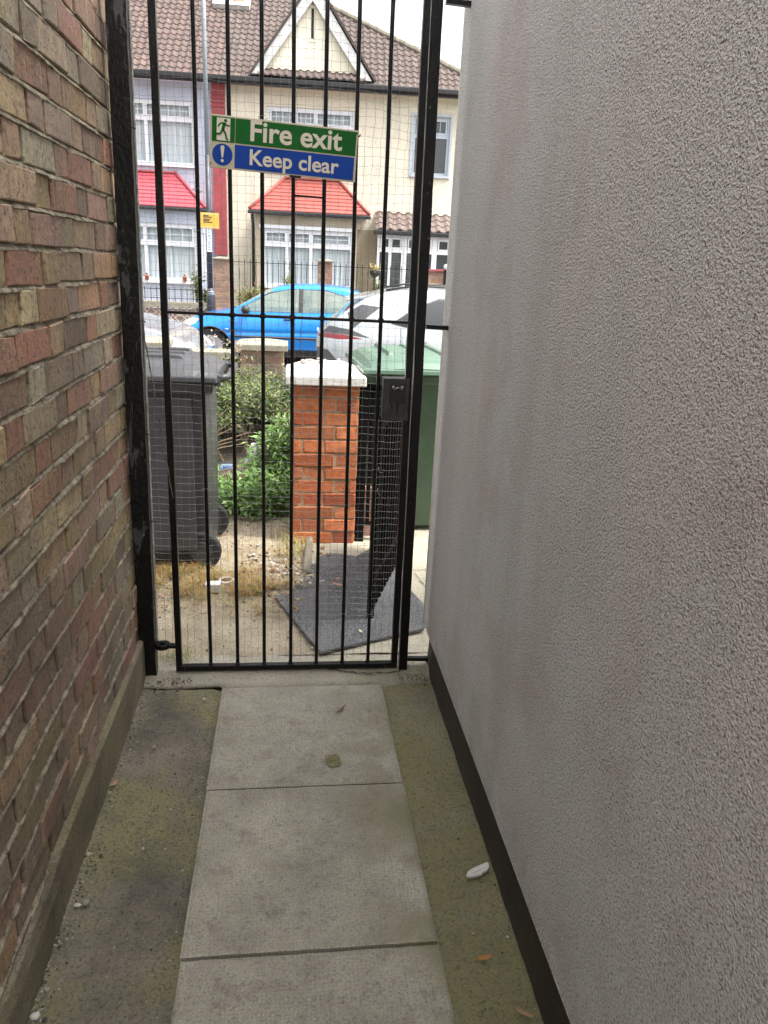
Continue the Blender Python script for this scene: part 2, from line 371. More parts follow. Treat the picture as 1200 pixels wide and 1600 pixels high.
def sgrid(x0, x1, y0, y1, z, st, amp=.004, fr=6, seed=0, edge=None):
    mb = MB(); nx = max(1, int((x1 - x0) / st)); ny = max(1, int((y1 - y0) / st)); vs = []
    for j in range(ny + 1):
        for i in range(nx + 1):
            x = x0 + (x1 - x0) * i / nx; y = y0 + (y1 - y0) * j / ny
            zz = z + amp * (nz(x, y, seed, fr) + .5 * nz(x, y, seed + 3, fr * 3.1) + .3 * nz(x, y, seed + 5, fr * 11))
            if edge: zz = edge(x, y, zz)
            vs.append((x, y, zz))
    fs = [(j * (nx + 1) + i, j * (nx + 1) + i + 1, (j + 1) * (nx + 1) + i + 1, (j + 1) * (nx + 1) + i) for j in range(ny) for i in range(nx)]
    mb.add(vs, fs); return mb

# brickwork on a plane: O + U*u + V*v, facing N
def brickwork(mb, O, U, V, N, W, Hh, pal, course=.08, bl=.225, hl=.1075, joint=.01, jit=.0025, bond='flemish', mi=0, dep=.03, seed=1, inset=.003, u0=0.):
    rr = random.Random(seed); O, U, V, N = map(Vector, (O, U, V, N)); nrow = int(round(Hh / course))
    for r in range(nrow):
        v0 = r * course + joint / 2; v1 = (r + 1) * course - joint / 2
        seq = []
        if bond == 'flemish':
            per = bl + hl; u = -per + (0 if r % 2 == 0 else per / 2) + u0; k = 0
            while u < W:
                L = bl if k % 2 == 0 else hl
                seq.append((u, u + L - joint)); u += L; k += 1
        else:
            u = -bl + (0 if r % 2 == 0 else bl / 2) + u0
            while u < W: seq.append((u, u + bl - joint)); u += bl
        for a, b in seq:
            a = max(a, 0 + .001); b = min(b, W - .001)
            if b - a < .02: continue
            c = rr.choice(pal); k = rr.uniform(.72, 1.25); c = tuple(max(0, min(1, x * k * rr.uniform(.94, 1.06))) for x in c)
            pr = rr.uniform(-1, 1) * jit
            def J(): return rr.uniform(-jit, jit)
            ring = [(a + J(), v0 + J()), (b + J(), v0 + J()), (b + J(), v1 + J()), (a + J(), v1 + J())]
            cu, cv = (a + b) / 2, (v0 + v1) / 2; vs = []
            for d, ins in ((-dep, 0), (pr - inset, 0), (pr, inset)):
                for q, (uu, vv) in enumerate(ring):
                    uu2 = uu + (ins if uu < cu else -ins); vv2 = vv + (ins if vv < cv else -ins)
                    dd = d + (J() * .6 if d > -dep else 0)
                    vs.append(tuple(O + U * uu2 + V * vv2 + N * dd))
            fs = [(8, 9, 10, 11)]
            for k0 in (0, 4):
                for q in range(4): fs.append((k0 + q, k0 + (q + 1) % 4, k0 + 4 + (q + 1) % 4, k0 + 4 + q))
            mb.add(vs, fs, mi, c)

# ------------------------------------------------------------ setting
g = MB(); g.add([(-300, -300, -.4), (300, -300, -.4), (300, 400, -.4), (-300, 400, -.4)], [(0, 1, 2, 3)])
struct(g.build('ground', M['earth']))

WX, RX, GY = -.545, .53, 2.62        # brick face, render face, gate line
# alley floor: left rough strip and right mossy strip
def edgeL(x, y, z): return z - .012 * max(0, 1 - abs(x + .25) / .03) + (.006 * max(0, 1 - abs(x + .52) / .04))
struct(sgrid(-.60, -.238, -1.2, 2.47, -.010, .012, .006, 7, 1, edgeL).build('alley_floor', M['floorL'], smooth=True))
def edgeR(x, y, z): return z - .010 * max(0, 1 - abs(x - .36) / .025)
struct(sgrid(.343, .62, -1.2, 2.47, -.006, .012, .008, 9, 2, edgeR).build('alley_floor', M['floorR'], smooth=True))
g = MB(); g.box((-.9, -1.7, -.12), (.7, 2.5, -.05)); struct(g.build('alley_floor', M['crack']))
g = MB(); g.box((-8, -9, -.3), (8, -1.15, -.012)); struct(g.build('yard', M['path']))
# slabs
ys = [2.463, 1.893, 1.320, .748, .176, -.396]
slab_lab = ['far paving slab nearest the gate with a small mossy chip', 'middle paving slab between two straight joints', 'nearest paving slab at the bottom edge of the photo']
for i in range(5):
    y1, y0 = ys[i] - .004, ys[i + 1] + .004; r_ = random.Random(i)
    mb = MB(); x0, x1 = -.242 + i * .003, .350 + i * .001
    nx, ny = 50, 48; vs = []
    for j in range(ny + 1):
        for k in range(nx + 1):
            u, v = k / nx, j / ny
            x = x0 + (x1 - x0) * u + (.0008 * nz(0, v * 9, i) if k in (0, nx) else 0); y = y0 + (y1 - y0) * v + (.0008 * nz(u * 9, 0, i + 4) if j in (0, ny) else 0)
            e = min(u * (x1 - x0), (1 - u) * (x1 - x0), v * (y1 - y0), (1 - v) * (y1 - y0))
            z = .004 + .002 * nz(x, y, i, 3) + (i % 2) * .003 - (.005 if e < .003 else 0) - .003 * max(0, nz(x, y, 9, 25)) * (1 if e < .02 else 0)
            if i == 0:
                dx, dy = x - .143, y - 2.008; d = sqrt(dx * dx * 1.6 + dy * dy) + .012 * nz(x, y, 5, 40)
                if d < .04: z -= .006
            vs.append((x, y, z))
    fs = [(j * (nx + 1) + k, j * (nx + 1) + k + 1, (j + 1) * (nx + 1) + k + 1, (j + 1) * (nx + 1) + k) for j in range(ny) for k in range(nx)]
    mb.add(vs, fs)
    rim = [k for k in range(nx + 1)] + [j * (nx + 1) + nx for j in range(1, ny + 1)] + [ny * (nx + 1) + k for k in range(nx - 1, -1, -1)] + [j * (nx + 1) for j in range(ny - 1, 0, -1)]
    rv = [vs[q] for q in rim]; n = len(rv)
    mb.add(rv + [(p[0], p[1], -.045) for p in rv], [(q, (q + 1) % n, n + (q + 1) % n, n + q) for q in range(n)])
    if i == 0: # moss lining of the chip
        pass
    o = mb.build('paving_slab', M['slab'], smooth=False)
    lab = slab_lab[i] if i < 3 else ('paving slab under the camera, out of the photo' if i == 3 else 'paving slab behind the camera, out of the photo')
    tag(o, lab, 'paving slab', 'paving slabs down the middle of the alley')
# moss in the chip
mb = MB(); rr = random.Random(3)
for k in range(150):
    a = rr.uniform(0, 2 * pi); d = .030 * sqrt(rr.random()); x = .143 + cos(a) * d * .8; y = 2.008 + sin(a) * d
    s_ = rr.uniform(.002, .005); z = .003
    mb.add([(x - s_, y, z), (x + s_, y + s_ * .4, z), (x, y + s_, z + .003), (x, y - s_, z + .001)], [(0, 1, 2), (0, 3, 1)], 0, (.36, .33, .17))
tag(mb.build('moss_tuft', M['leaf']), 'small green moss tuft in the chip of the far slab', 'moss', kind='stuff')

# threshold
def th(x, y, z): return z + .018 * max(0, 1 - abs(y - 2.565) / .06) - .012 * max(0, 1 - abs(y - 2.475) / .012)
mb = sgrid(-.60, .62, 2.466, 2.70, .001, .012, .004, 6, 8, th)
mb.v = [(x, (y + (.028 if x < -.24 else .0) + .010 * nz(x, 1, 1, 22) + .006 * nz(x, 2, 1, 60)) if y < 2.4661 else y, z - (.02 if y < 2.4661 else 0)) for x, y, z in mb.v]
rr = random.Random(5)
def crack(pts, wd=.003, z=.009):
    P = []
    for (xa, ya), (xb, yb) in zip(pts[:-1], pts[1:]):
        for q in range(8):
            t = q / 8; P.append((xa + (xb - xa) * t + rr.uniform(-.004, .004), ya + (yb - ya) * t + rr.uniform(-.004, .004)))
    P.append(pts[-1]); vs = []
    for x, y in P:
        ww = wd * rr.uniform(.3, 1.1); vs += [(x - ww * .5, y - ww, z), (x + ww * .5, y + ww, z)]
    return vs, [(2 * i, 2 * i + 1, 2 * i + 3, 2 * i + 2) for i in range(len(P) - 1)]
for pts in ([(.12, 2.62), (.16, 2.55), (.30, 2.52), (.42, 2.53), (.47, 2.56)],):
    vs, fs = crack(pts, .003, 0); vs = [(x, y, th(x, y, .006)) for x, y, z in vs]; mb.add(vs, fs, 1)
struct(mb.build('threshold', [M['thresh'], M['crack']], smooth=True))
# broken pale edge piece left
# garden ground beyond the gate
def ge(x, y, z):
    z2 = z
    if y < 2.75: z2 -= .004
    return z2 + .03 * max(0, nz(x * 1.3, y * 1.3, 4)) * (1 if x < .1 and y > 3 else 0)
mb = sgrid(-3.2, .12, 2.69, 6.9, .004, .028, .010, 4, 12, ge)
struct(mb.build('garden_ground', M['garden'], smooth=True))
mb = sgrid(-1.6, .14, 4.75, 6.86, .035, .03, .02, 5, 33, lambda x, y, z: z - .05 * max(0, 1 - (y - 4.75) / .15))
struct(mb.build('shade_toned_soil', M['shade_toned_soil'], smooth=True))  # ground sheet carrying the shrub's shade in its colour
mb = sgrid(.12, 3.0, 2.69, 6.9, .006, .03, .005, 4, 13)
for pts in ([(.60, 3.56), (.75, 3.55), (1.0, 3.58)], [(.64, 3.5), (.68, 3.25), (.75, 3.05)], [(.2, 4.6), (.8, 4.62)]):
    vs, fs = crack(pts, .004, .012); mb.add(vs, fs, 1)
struct(mb.build('path', [M['path'], M['crack']], smooth=True))
g = MB(); g.box((-6, 2.75, -.3), (6, 7.0, -.04)); g.box((-6, 2.2, -.3), (-.75, 2.74, -.04)); g.box((.7, 2.2, -.3), (6, 2.74, -.04)); struct(g.build('garden_ground', M['garden']))

# street frame: origin on facade line, rotated
SO = Vector((0, 18.68, 0)); SA = radians(-3.06)
def SW(x, y, z=0): return (SO.x + x * cos(SA) - y * sin(SA), SO.y + x * sin(SA) + y * cos(SA), z)
def sthing(name, label, cat, x, y, z=0, group=None): return thing(name, label, cat, SW(x, y, z), SA, group)
def sstruct(mb, name, mat):
    o = mb.build(name, mat); o.location = SO; o.rotation_euler = (0, 0, SA); return struct(o)
g = MB(); g.box((-30, -10.02, -.5), (30, -3.75, -.23)); sstruct(g, 'road', M['asphalt'])
g = MB()
x = -30
while x < 30:
    g.box((x + .004, -10.15, -.45), (x + .91, -10.022, -.11)); g.box((x + .004, -3.748, -.45), (x + .91, -3.62, -.10)); x += .914
sstruct(g, 'kerb', M['kerbstone'])
g = MB(); g.box((-30, -11.55, -.5), (30, -10.152, -.115)); g.box((-30, -3.618, -.5), (30, -2.1, -.105))
sstruct(g, 'pavement', M['pave'])
g = MB(); g.box((-30, -2.098, -.5), (30, .1, -.06)); sstruct(g, 'front_gardens', M['path'])

# ------------------------------------------------------------ alley walls
brick_pal = [(.42, .32, .18), (.44, .32, .215), (.43, .215, .15), (.26, .185, .15), (.42, .37, .27), (.49, .31, .18), (.38, .275, .18), (.46, .335, .25), (.35, .265, .14), (.42, .275, .205), (.52, .43, .28), (.36, .18, .13), (.30, .235, .175), (.45, .35, .18)]
bw = thing('brick_wall', 'old multicoloured stock brick wall along the left of the alley', 'wall', (WX, 0, 0))
mb = MB()
brickwork(mb, (0, -1.6, .145 - .08), (0, 1, 0), (0, 0, 1), (1, 0, 0), 4.28, 2.64, brick_pal, jit=.0035, seed=4, u0=.04)
brickwork(mb, (0, 2.68, .145 - .08), (-1, 0, 0), (0, 0, 1), (0, 1, 0), .34, 2.64, brick_pal, jit=.003, seed=5)
mb.build('brick_face', M['brick'], bw)
mb = MB()
mb.box((-.34, -1.6, -.2), (-.017, 2.663, 2.72))
# pointed bed joints: recessed at the top, proud at the bottom, ragged
rr = random.Random(8)
for r in range(0, 34):
    zc = .145 - .08 + r * .08; vs = []; n = 285
    for i in range(n + 1):
        y = -1.6 + 4.27 * i / n; a = nz(y, zc, 1, 9) * .003 + nz(y, zc, 7, 30) * .0018; pr = .0005 + .0045 * nz(y, zc, 3, 4) + .003 * nz(y, zc, 9, 28)
        vs += [(-.010, y, zc + .008), (-.006 + pr * .3, y, zc + .0045 + a), (-.001 + pr, y, zc - .003 + a), (.000 + pr, y, zc - .0065 + a * 1.4), (-.006, y, zc - .009 + a)]
    fs = [(5 * i + q, 5 * i + 5 + q, 5 * i + 6 + q, 5 * i + 1 + q) for i in range(n) for q in range(4)]
    mb.add(vs, fs)
mb.build('mortar', M['mortar'], bw, smooth=False)
# concrete haunch along the foot of the wall
mb = MB(); n = 240; vs = []
prof = [(-.03, .160), (.002, .160), (.012, .159), (.0165, .154), (.017, .10), (.016, .05), (.018, -.03)]
for i in range(n + 1):
    y = -1.6 + 4.2 * i / n
    low = .028 if y < 1.455 else 0
    for q, (px_, pz) in enumerate(prof):
        a = nz(y, q, 2, 12) * .003 + nz(y, q, 5, 45) * .003 + nz(y, q, 6, 90) * .0015
        pz2 = pz - (low * (1 if q < 4 else .3)) + (a if q < 4 else 0)
        px2 = px_ + a * .6 - (.006 * (1 if low and q in (2, 3) else 0)) + (.003 * nz(y, 1, 1, 2.5))
        vs.append((px2, y, pz2))
k = len(prof); fs = [(i * k + q, i * k + k + q, i * k + k + q + 1, i * k + q + 1) for i in range(n) for q in range(k - 1)]
mb.add(vs, fs); mb.build('concrete_haunch', M['haunch'], bw, smooth=False)

rw = thing('rendered_wall', 'tall pale grey rough rendered wall filling the right side', 'wall', (RX, 0, 0))
mb = MB(); rc = .008; prof = [(0, -1.6)]
ye = 2.64
for q in range(7):
    a = q / 6 * pi / 2; prof.append((rc - rc * cos(a), ye - rc + rc * sin(a)))
prof += [(3.0, ye)]
ny_ = 1
vs = []; zs = [.165, .17] + [.17 + (4.4 - .17) * q / 30 for q in range(1, 31)]
bm_in = .012
for zi, z in enumerate(zs):
    for px_, py_ in prof: vs.append((px_ + (.004 if zi == 0 else 0), py_, z))
k = len(prof); fs = [(i * k + q, i * k + q + 1, (i + 1) * k + q + 1, (i + 1) * k + q) for i in range(len(zs) - 1) for q in range(k - 1)]
mb.add(vs, fs)
mb.add([(0, -1.6, .165), (0, ye - rc, .165), (rc, ye, .165), (3, ye, .165), (3, -1.6, .165)], [(0, 1, 2, 3, 4)])
mb.add([(0, -1.6, 4.4), (0, ye - rc, 4.4), (rc, ye, 4.4), (3, ye, 4.4), (3, -1.6, 4.4)], [(0, 1, 2, 3, 4)])
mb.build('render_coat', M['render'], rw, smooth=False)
mb = MB()
mb.tube([(.004, ye - .004, z) for z in (.163, 1, 2, 4.4)], .008, 10); mb.build('corner_bead', M['whitecap'], rw, smooth=True)
mb = MB(); vs = []; n = 160
for i in range(n + 1):
    y = -1.6 + (2.612 + 1.6) * i / n
    for z, xx in ((-.05, .010), (.0, .012), (.02, .018), (.08, .022), (.163, .024)):
        vs.append((xx + .003 * nz(y, z, 4, 8), y, z))
fs = [(i * 5 + q, i * 5 + q + 1, i * 5 + 5 + q + 1, i * 5 + 5 + q) for i in range(n) for q in range(4)]
mb.add(vs, fs); mb.box((.06, 2.4, -.05), (3, 2.612, .163)); mb.build('plinth', M['plinth'], rw)

# ------------------------------------------------------------ gate
def square_bar(mb, p0, p1, w_, d_, n=14, mi=0, wob=.0012, seed=0):
    p0, p1 = Vector(p0), Vector(p1); ax = (p1 - p0).normalized()
    a = Vector((0, 1, 0)); b = ax.cross(a).normalized(); vs = []
    for i in range(n + 1):
        p = p0 + (p1 - p0) * i / n
        for sa, sb in ((-1, -1), (1, -1), (1, 1), (-1, 1)):
            ww = 1 + .08 * nz(p.x * 9 + sa, p.z * 14 + sb, seed)
            vs.append(tuple(p + a * sa * d_ / 2 * ww + b * sb * w_ / 2 * ww + Vector((nz(p.z, seed, 1, 5), nz(p.z, seed, 2, 5), 0)) * wob))
    fs = [(4 * i + q, 4 * i + (q + 1) % 4, 4 * i + 4 + (q + 1) % 4, 4 * i + 4 + q) for i in range(n) for q in range(4)] + [(3, 2, 1, 0), (4 * n, 4 * n + 1, 4 * n + 2, 4 * n + 3)]
    mb.add(vs, fs, mi)
gt = thing('metal_gate', 'tall black barred metal gate closing the end of the alley', 'gate', (0, GY - .06, 0))
TOP = 2.275
mb = MB()
square_bar(mb, (-.408, 0, .028), (-.402, 0, TOP), .022, .022, 40, seed=1)
square_bar(mb, (.408, 0, .028), (.398, 0, TOP), .024, .022, 40, seed=2)
square_bar(mb, (-.419, 0, .032), (.419, 0, .030), .020, .024, 20, seed=3)
square_bar(mb, (-.40, 0, TOP), (.40, 0, TOP), .022, .022, 20, seed=4)
mb.build('frame', M['black'], gt, bevel=.0015)
bt = [-.288, -.189, -.091, .004, .101, .197, .295]; bb = [-.292, -.192, -.092, .007, .105, .205, .304]
for i, (a, b) in enumerate(zip(bt, bb)):
    mb = MB(); pts = []
    for q in range(31):
        t = q / 30; z = .04 + (TOP - .045) * t
        pts.append((b + (a - b) * t + .0012 * nz(z, i, 0, 4), .0012 * nz(z, i, 5, 4), z))
    mb.tube(pts, [.0068 * (1 + .07 * nz(p[2], i, 3, 25)) for p in pts], 10)
    mb.tube([(b, 0, .038), (b, 0, .05)], [.011, .007], 10)
    mb.build('bar', M['black'], gt, smooth=True)
mb = MB(); square_bar(mb, (-.40, -.002, 1.330), (.40, -.002, 1.326), .009, .022, 30, seed=9)
for i, (a, b) in enumerate(zip(bt, bb)):
    xx = b + (a - b) * .57; mb.tube([(xx, -.002, 1.322), (xx, -.002, 1.336)], [.011, .010], 8)
mb.build('cross_rail', M['black'], gt, bevel=.001)
mb = MB(); xa, xb = .004 + .0015, .101 + .002
square_bar(mb, (xa, 0, 1.70), (xb, 0, 1.698), .006, .008, 6, seed=5); mb.build('cross_rail', M['black'], gt)
# lock box
mb = MB(); mb.box((.315, -.022, .995), (.405, .020, 1.140)); lk = mb.build('lock_box', M['lockgrey'], gt, bevel=.002)
mb = MB(); mb.box((.338, -.030, 1.058), (.392, -.0225, 1.124)); mb.tube([(.346, -.0305, 1.060), (.346, -.0305, 1.04)], .003, 6); mb.tube([(.366, -.026, 1.056), (.366, -.026, 1.022)], .0035, 6)
mb.build('latch_plate', M['rubber'], lk, bevel=.002)
for xx in (.348, .378):
    mb = MB(); mb.tube([(xx, -.036, 1.112), (xx, -.030, 1.112)], [.004, .006], 12); mb.build('bolt', M['steel'], lk, smooth=True)
mb = MB(); mb.tube([(.365 + .014 * cos(a), -.036, 1.098 + .014 * sin(a)) for a in [radians(q) for q in range(20, 170, 10)]], .0012, 6); mb.build('latch_ring', M['steel'], lk)
# bottom hinge
mb = MB(); mb.tube([(-.465, .0, .118), (-.465, 0, .135)], [.028, .026], 16); mb.tube([(-.465, 0, .135), (-.465, 0, .143)], [.010, .009], 8)
mb.box((-.49, -.012, .118), (-.41, .012, .130)); mb.build('hinge', M['black'], gt, bevel=.0015)
# netting: two sets of wavering wires tied to the far side
mb = MB(); cell = .0262; x0, x1 = -.482, .398; z0, z1 = .045, 2.30
def netp(x, z):
    sag = max(0, (x - .1) / .3) * max(0, (z - 1.2) / 1.0)
    dx = .006 * nz(x, z, 1, 5) + .0040 * nz(x, z, 2, 19) + sag * .020 * nz(x, z, 3, 7)
    dz = .008 * nz(x, z, 6, 4) + .0045 * nz(x, z, 7, 21) + sag * .026 * nz(x, z, 8, 8)
    low = max(0, (1.0 - z)) * max(0, min(1, (-x - .12) / .12))
    dz += .0035 * low * sin(x / cell * pi * 2 * .98)
    dy = .008 * nz(x, z, 11, 4) + .01
    return (x + dx, .012 + dy, z + dz)
i = 0; x = x0
while x < x1:
    pts = []; z = z0; c_ = random.Random(i)
    while z < z1: pts.append(netp(x + .001 * c_.uniform(-1, 1), z)); z += .0131
    mb.tube(pts, .00052, 3, caps=False); x += cell; i += 1
z = z0
while z < z1:
    pts = []; x = x0; q = 0
    while x < x1:
        p = netp(x, z); pts.append((p[0], p[1] + .0006, p[2] - (.0012 if q % 2 else 0))); x += cell / 2; q += 1
    mb.tube(pts, .00052, 3, caps=False); z += cell * (1 + .03 * nz(z, 1, 1, 9))
mb.build('wire_netting', M['wire'], gt)
mb = MB(); rr = random.Random(14)
for k in range(26):
    xx = rr.choice([-.405] + bb + [.405]); z = rr.uniform(.2, 2.2)
    mb = MB(); mb.tube([(xx + .011 * cos(a) , .004 + .013 * sin(a), z + .002 * a) for a in [q * pi / 5 for q in range(0, 12)]], .0009, 4)
    mb.tube([(xx + .010, -.008, z), (xx + .022 * rr.uniform(.6, 1.3), -.014, z + rr.uniform(-.008, .010))], .0009, 4); mb.build('wire_tie', M['wire'], gt)
# left post
lp = thing('gate_post', 'thick black gate post with peeling paint against the brick wall', 'gate post', (-.519, GY - .06, 0))
mb = MB(); n = 90; vs = []
for i in range(n + 1):
    z = -.02 + 2.4 * i / n; xl, xr = -.029, .029 ; sh = .024 * z / 2.3
    for q, (a, b) in enumerate(((xl, -.022), (xr, -.022), (xr, .028), (xl, .028))):
        f_ = .0022 * nz(z, q, 3, 30) + .0016 * nz(z, q, 8, 70)
        vs.append((a + sh * .85 + f_, b + f_, z))
fs = [(4 * i + q, 4 * i + (q + 1) % 4, 4 * i + 4 + (q + 1) % 4, 4 * i + 4 + q) for i in range(n) for q in range(4)]
mb.add(vs, fs); mb.build('post', M['peel'], lp, bevel=.002)
mb = MB(); pts = []
for i in range(160):
    z = .1 + 2.25 * i / 159; pts.append((.031 + .024 * z / 2.3 * .85 + .002 * nz(z, 1, 1, 40), .020, z))
mb.tube(pts, [.0035 * (1 + .7 * nz(p[2], 3, 3, 45)) for p in pts], 6); mb.build('sealant_bead', M['foam'], lp)
for zz in (.62, 1.30, 1.86, .93):
    mb = MB(); mb.tube([(.03, -.01, zz), (.050, -.018, zz - .001), (.058, -.02, zz - .003)], .0016, 6); mb.build('nail', M['blackm'], lp)
mb = MB(); mb.tube([(-.01, -.03, -.015), (-.01, -.03, .06)], [.03, .012], 8)
# right post with stub rails into the render
rp = thing('gate_post', 'slim black gate post on the right with short rails into the pale wall', 'gate post', (.442, GY - .06, 0))
mb = MB(); square_bar(mb, (0, 0, -.01), (-.016, 0, 2.40), .032, .036, 40, seed=21); mb.build('post', M['black'], rp, bevel=.002)
for zz in (.05, 1.315, 2.262):
    mb = MB(); square_bar(mb, (.012, .004, zz), (.100, .004, zz - .003), .014, .02, 6, seed=int(zz * 9)); mb.build('stub_rail', M['black'], rp, bevel=.001)
mb = MB(); pts = [(-.0195 - .016 * z / 2.4, -.014 + .001 * nz(z, 1, 1, 20), z) for z in [.1 + q * .03 for q in range(74)]]
mb.tube(pts, [.0016 * (1 + .8 * nz(p[2], 3, 3, 33)) for p in pts], 5); mb.build('sealant_bead', M['foam'], rp)
# loose wire
mb = MB(); pts = [(-.475 + .075 * t + .004 * nz(t, 0, 0, 9), GY - .09, 1.33 - .62 * t + .004 * nz(t, 1, 0, 9)) for t in [q / 30 for q in range(31)]]
mb.tube(pts, .0016, 5); mb.tube([(p[0] + .003 * sin(q * 1.3), p[1] + .003 * cos(q * 1.3), p[2]) for q, p in enumerate(pts)], .0009, 4)
tag(mb.build('loose_wire', M['wire']), 'twisted loose wire hanging between the left post and the gate', 'wire')

# ------------------------------------------------------------ sign
sg = thing('fire_exit_sign', 'green and blue Fire exit Keep clear sign tied to the gate bars', 'sign', (-.0235, GY - .085, 1.8285)); sg.rotation_euler = (0, radians(2.3), 0)
W2, H2 = .2225, .0735
mb = MB(); mb.box((-W2, 0, -H2), (W2, .004, H2)); mb.build('backing_board', M['cream'], sg, bevel=.0012)
mb = MB(); mb.box((-W2 + .006, -.0008, .0005), (-W2 + .074, .001, H2 - .005)); mb.box((-W2 + .0755, -.0008, .0005), (W2 - .005, .001, H2 - .005)); mb.build('green_panel', M['green'], sg)
mb = MB(); mb.box((-W2 + .0745, -.0008, -H2 + .005), (W2 - .007, .001, -.0035)); mb.build('blue_panel', M['blue'], sg)
mb = MB(); mb.disc((-W2 + .038, -.0008, -.035), .0305, 40, h=.002); cir = mb.build('blue_disc', M['blue'], sg)
mb = MB(); X_, Z_ = -W2 + .038, -.035
mb.prism([(X_ - .006, Z_ + .022), (X_ - .003, Z_ + .0255), (X_ + .003, Z_ + .0255), (X_ + .006, Z_ + .022), (X_ + .0025, Z_ - .008), (X_ - .0025, Z_ - .008)], 'xz', -.0014, -.0008)
mb.disc((X_, -.0014, Z_ - .0165), .0045, 20, h=.0006); mb.build('exclamation_mark', M['signwhite'], cir)
# running man pictogram
X0 = -W2 + .006
mb = MB(); mb.box((X0 + .014, -.0014, .004), (X0 + .054, -.0008, H2 - .008)); pic = mb.build('doorway_panel', M['signwhite'], sg)
mb = MB()
def stroke(pts, wd, mi=0, y0=-.0024, y1=-.0016):
    for k, ((a, b), (c, d)) in enumerate(zip(pts[:-1], pts[1:])):
        L = sqrt((c - a) ** 2 + (d - b) ** 2) or 1; nx, nz_ = -(d - b) / L * wd / 2, (c - a) / L * wd / 2; yk = y0 - .0001 * k
        mb.prism([(a + nx, b + nz_), (c + nx, d + nz_), (c - nx, d - nz_), (a - nx, b - nz_)], 'xz', yk, y1 - .0001 * k)
def pt(u, v): return (X0 + u / 1000, v / 1000)
mb.disc((pt(40, 59)[0], -.0026, .0585), .0045, 18, h=.001)
stroke([pt(37, 53), pt(32, 33)], .009)
stroke([pt(35, 52), pt(24, 50), pt(18, 41)], .004)
stroke([pt(37, 52), pt(44, 45), pt(53, 46)], .004)
stroke([pt(33, 35), pt(40, 24), pt(44, 8), pt(49, 8)], .0055)
stroke([pt(32, 34), pt(25, 22), pt(10, 20)], .0055)
mb.build('running_figure', M['green'], pic)
def text(body, x, z, size, mat, parent, width=None, y=-.0015, off=.0, name='lettering', rot=(pi / 2, 0, 0)):
    cu = bpy.data.curves.new('t', 'FONT'); cu.body = body; cu.size = size; cu.offset = off; cu.extrude = .0003; cu.resolution_u = 4
    to = bpy.data.objects.new('t', cu); COL.objects.link(to); bpy.context.view_layer.update()
    dg = bpy.context.evaluated_depsgraph_get(); me = bpy.data.meshes.new_from_object(to.evaluated_get(dg)); bpy.data.objects.remove(to)
    xs = [v.co.x for v in me.vertices]; wd = max(xs) - min(xs); mn = min(xs); k = (width / wd) if width else 1
    for v in me.vertices: v.co.x = (v.co.x - mn) * k
    me.materials.clear(); me.materials.append(mat); me.name = name
    o = bpy.data.objects.new(name, me); COL.objects.link(o); o.parent = parent; o.location = (x, y, z); o.rotation_euler = rot; return o
text('Fire exit', -W2 + .120, .0125, .080, M['signwhite'], sg, .278, off=.0017)
text('Keep clear', -W2 + .120, -.0545, .061, M['signwhite'], sg, .272, off=.0012)
for xx, zz in ((-W2 + .004, -.062), (W2 - .003, H2 - .008), (W2 + .006, H2 - .012)):
    mb = MB(); mb.tube([(xx, -.003, zz), (xx, .03, zz)], .0022, 8); mb.build('fixing', M['blackm'], sg)
mb = MB(); mb.box((.02, -.0015, -H2 - .004), (.055, .006, -H2 + .002)); mb.build('tie', M['blackm'], sg)

# ------------------------------------------------------------ small debris on the alley floor
def leaf_mesh(mb, x, y, z, L, wd, ang, curl, col, lift=.002):
    ca, sa = cos(ang), sin(ang); vs = []; n = 8
    for i in range(n + 1):
        t = i / n; u = (t - .5) * L; ww = wd * sin(pi * min(1, t * 1.05)) ** .8 / 2 if 0 < i < n else .0002
        h = z + lift + curl * (t - .5) ** 2 * 4
        for s_ in (-1, 0, 1):
            a, b = u, s_ * ww; vs.append((x + a * ca - b * sa, y + a * sa + b * ca, h + abs(s_) * curl * .5))
    fs = [(3 * i + q, 3 * i + q + 1, 3 * i + 4 + q, 3 * i + 3 + q) for i in range(n) for q in range(2)]
    mb.add(vs, fs, 0, col)
def one_leaf(label, x, y, L, wd, ang, curl, col, z=.006):
    mb = MB(); leaf_mesh(mb, 0, 0, 0, L, wd, ang, curl, col); mb.keep = True
    mb2 = mb.build('fallen_leaf', M['deadleaf'], smooth=True, loc=(x, y, z)); s_ = mb2.modifiers.new('thickness', 'SOLIDIFY'); s_.thickness = .0006
    return tag(mb2, label, 'leaf', 'fallen leaves on the alley floor')
one_leaf('orange brown leaf on the moss below the white chip', .448, 1.263, .042, .013, .1, .003, (.42, .2, .05), .008)
one_leaf('pale brown leaf at the bottom edge beside the dark plinth', .500, 1.125, .05, .012, -.6, .004, (.33, .22, .11), .008)
one_leaf('long curled brown leaf on the far slab', .185, 2.282, .062, .008, .95, .006, (.13, .07, .04), .008)
one_leaf('tiny pinkish leaf against the left haunch', -.512, 1.93, .035, .018, 1.3, .004, (.36, .2, .16), .006)
one_leaf('small orange leaf on the cracked ground right of the far slab', .43, 2.36, .016, .009, .4, .002, (.45, .2, .06), .008)
mb = MB()
mb.prism([(-.036, -.008), (-.028, .004), (-.008, .012), (.030, .022), (.034, .018), (.030, .004), (.020, -.004), (.008, -.006), (.006, -.012), (-.012, -.014), (-.034, -.012)], 'xy', .0, .007)
mb.prism([(-.030, -.004), (.028, .016), (.026, .008), (-.028, -.010)], 'xy', .0072, .009)
o = mb.build('plaster_chip', M['litter_w'], bevel=.0004, loc=(.497, 1.52, .004)); o.rotation_euler = (radians(4), radians(-3), .1); tag(o, 'broken white plaster chip lying on the moss by the plinth', 'chip')
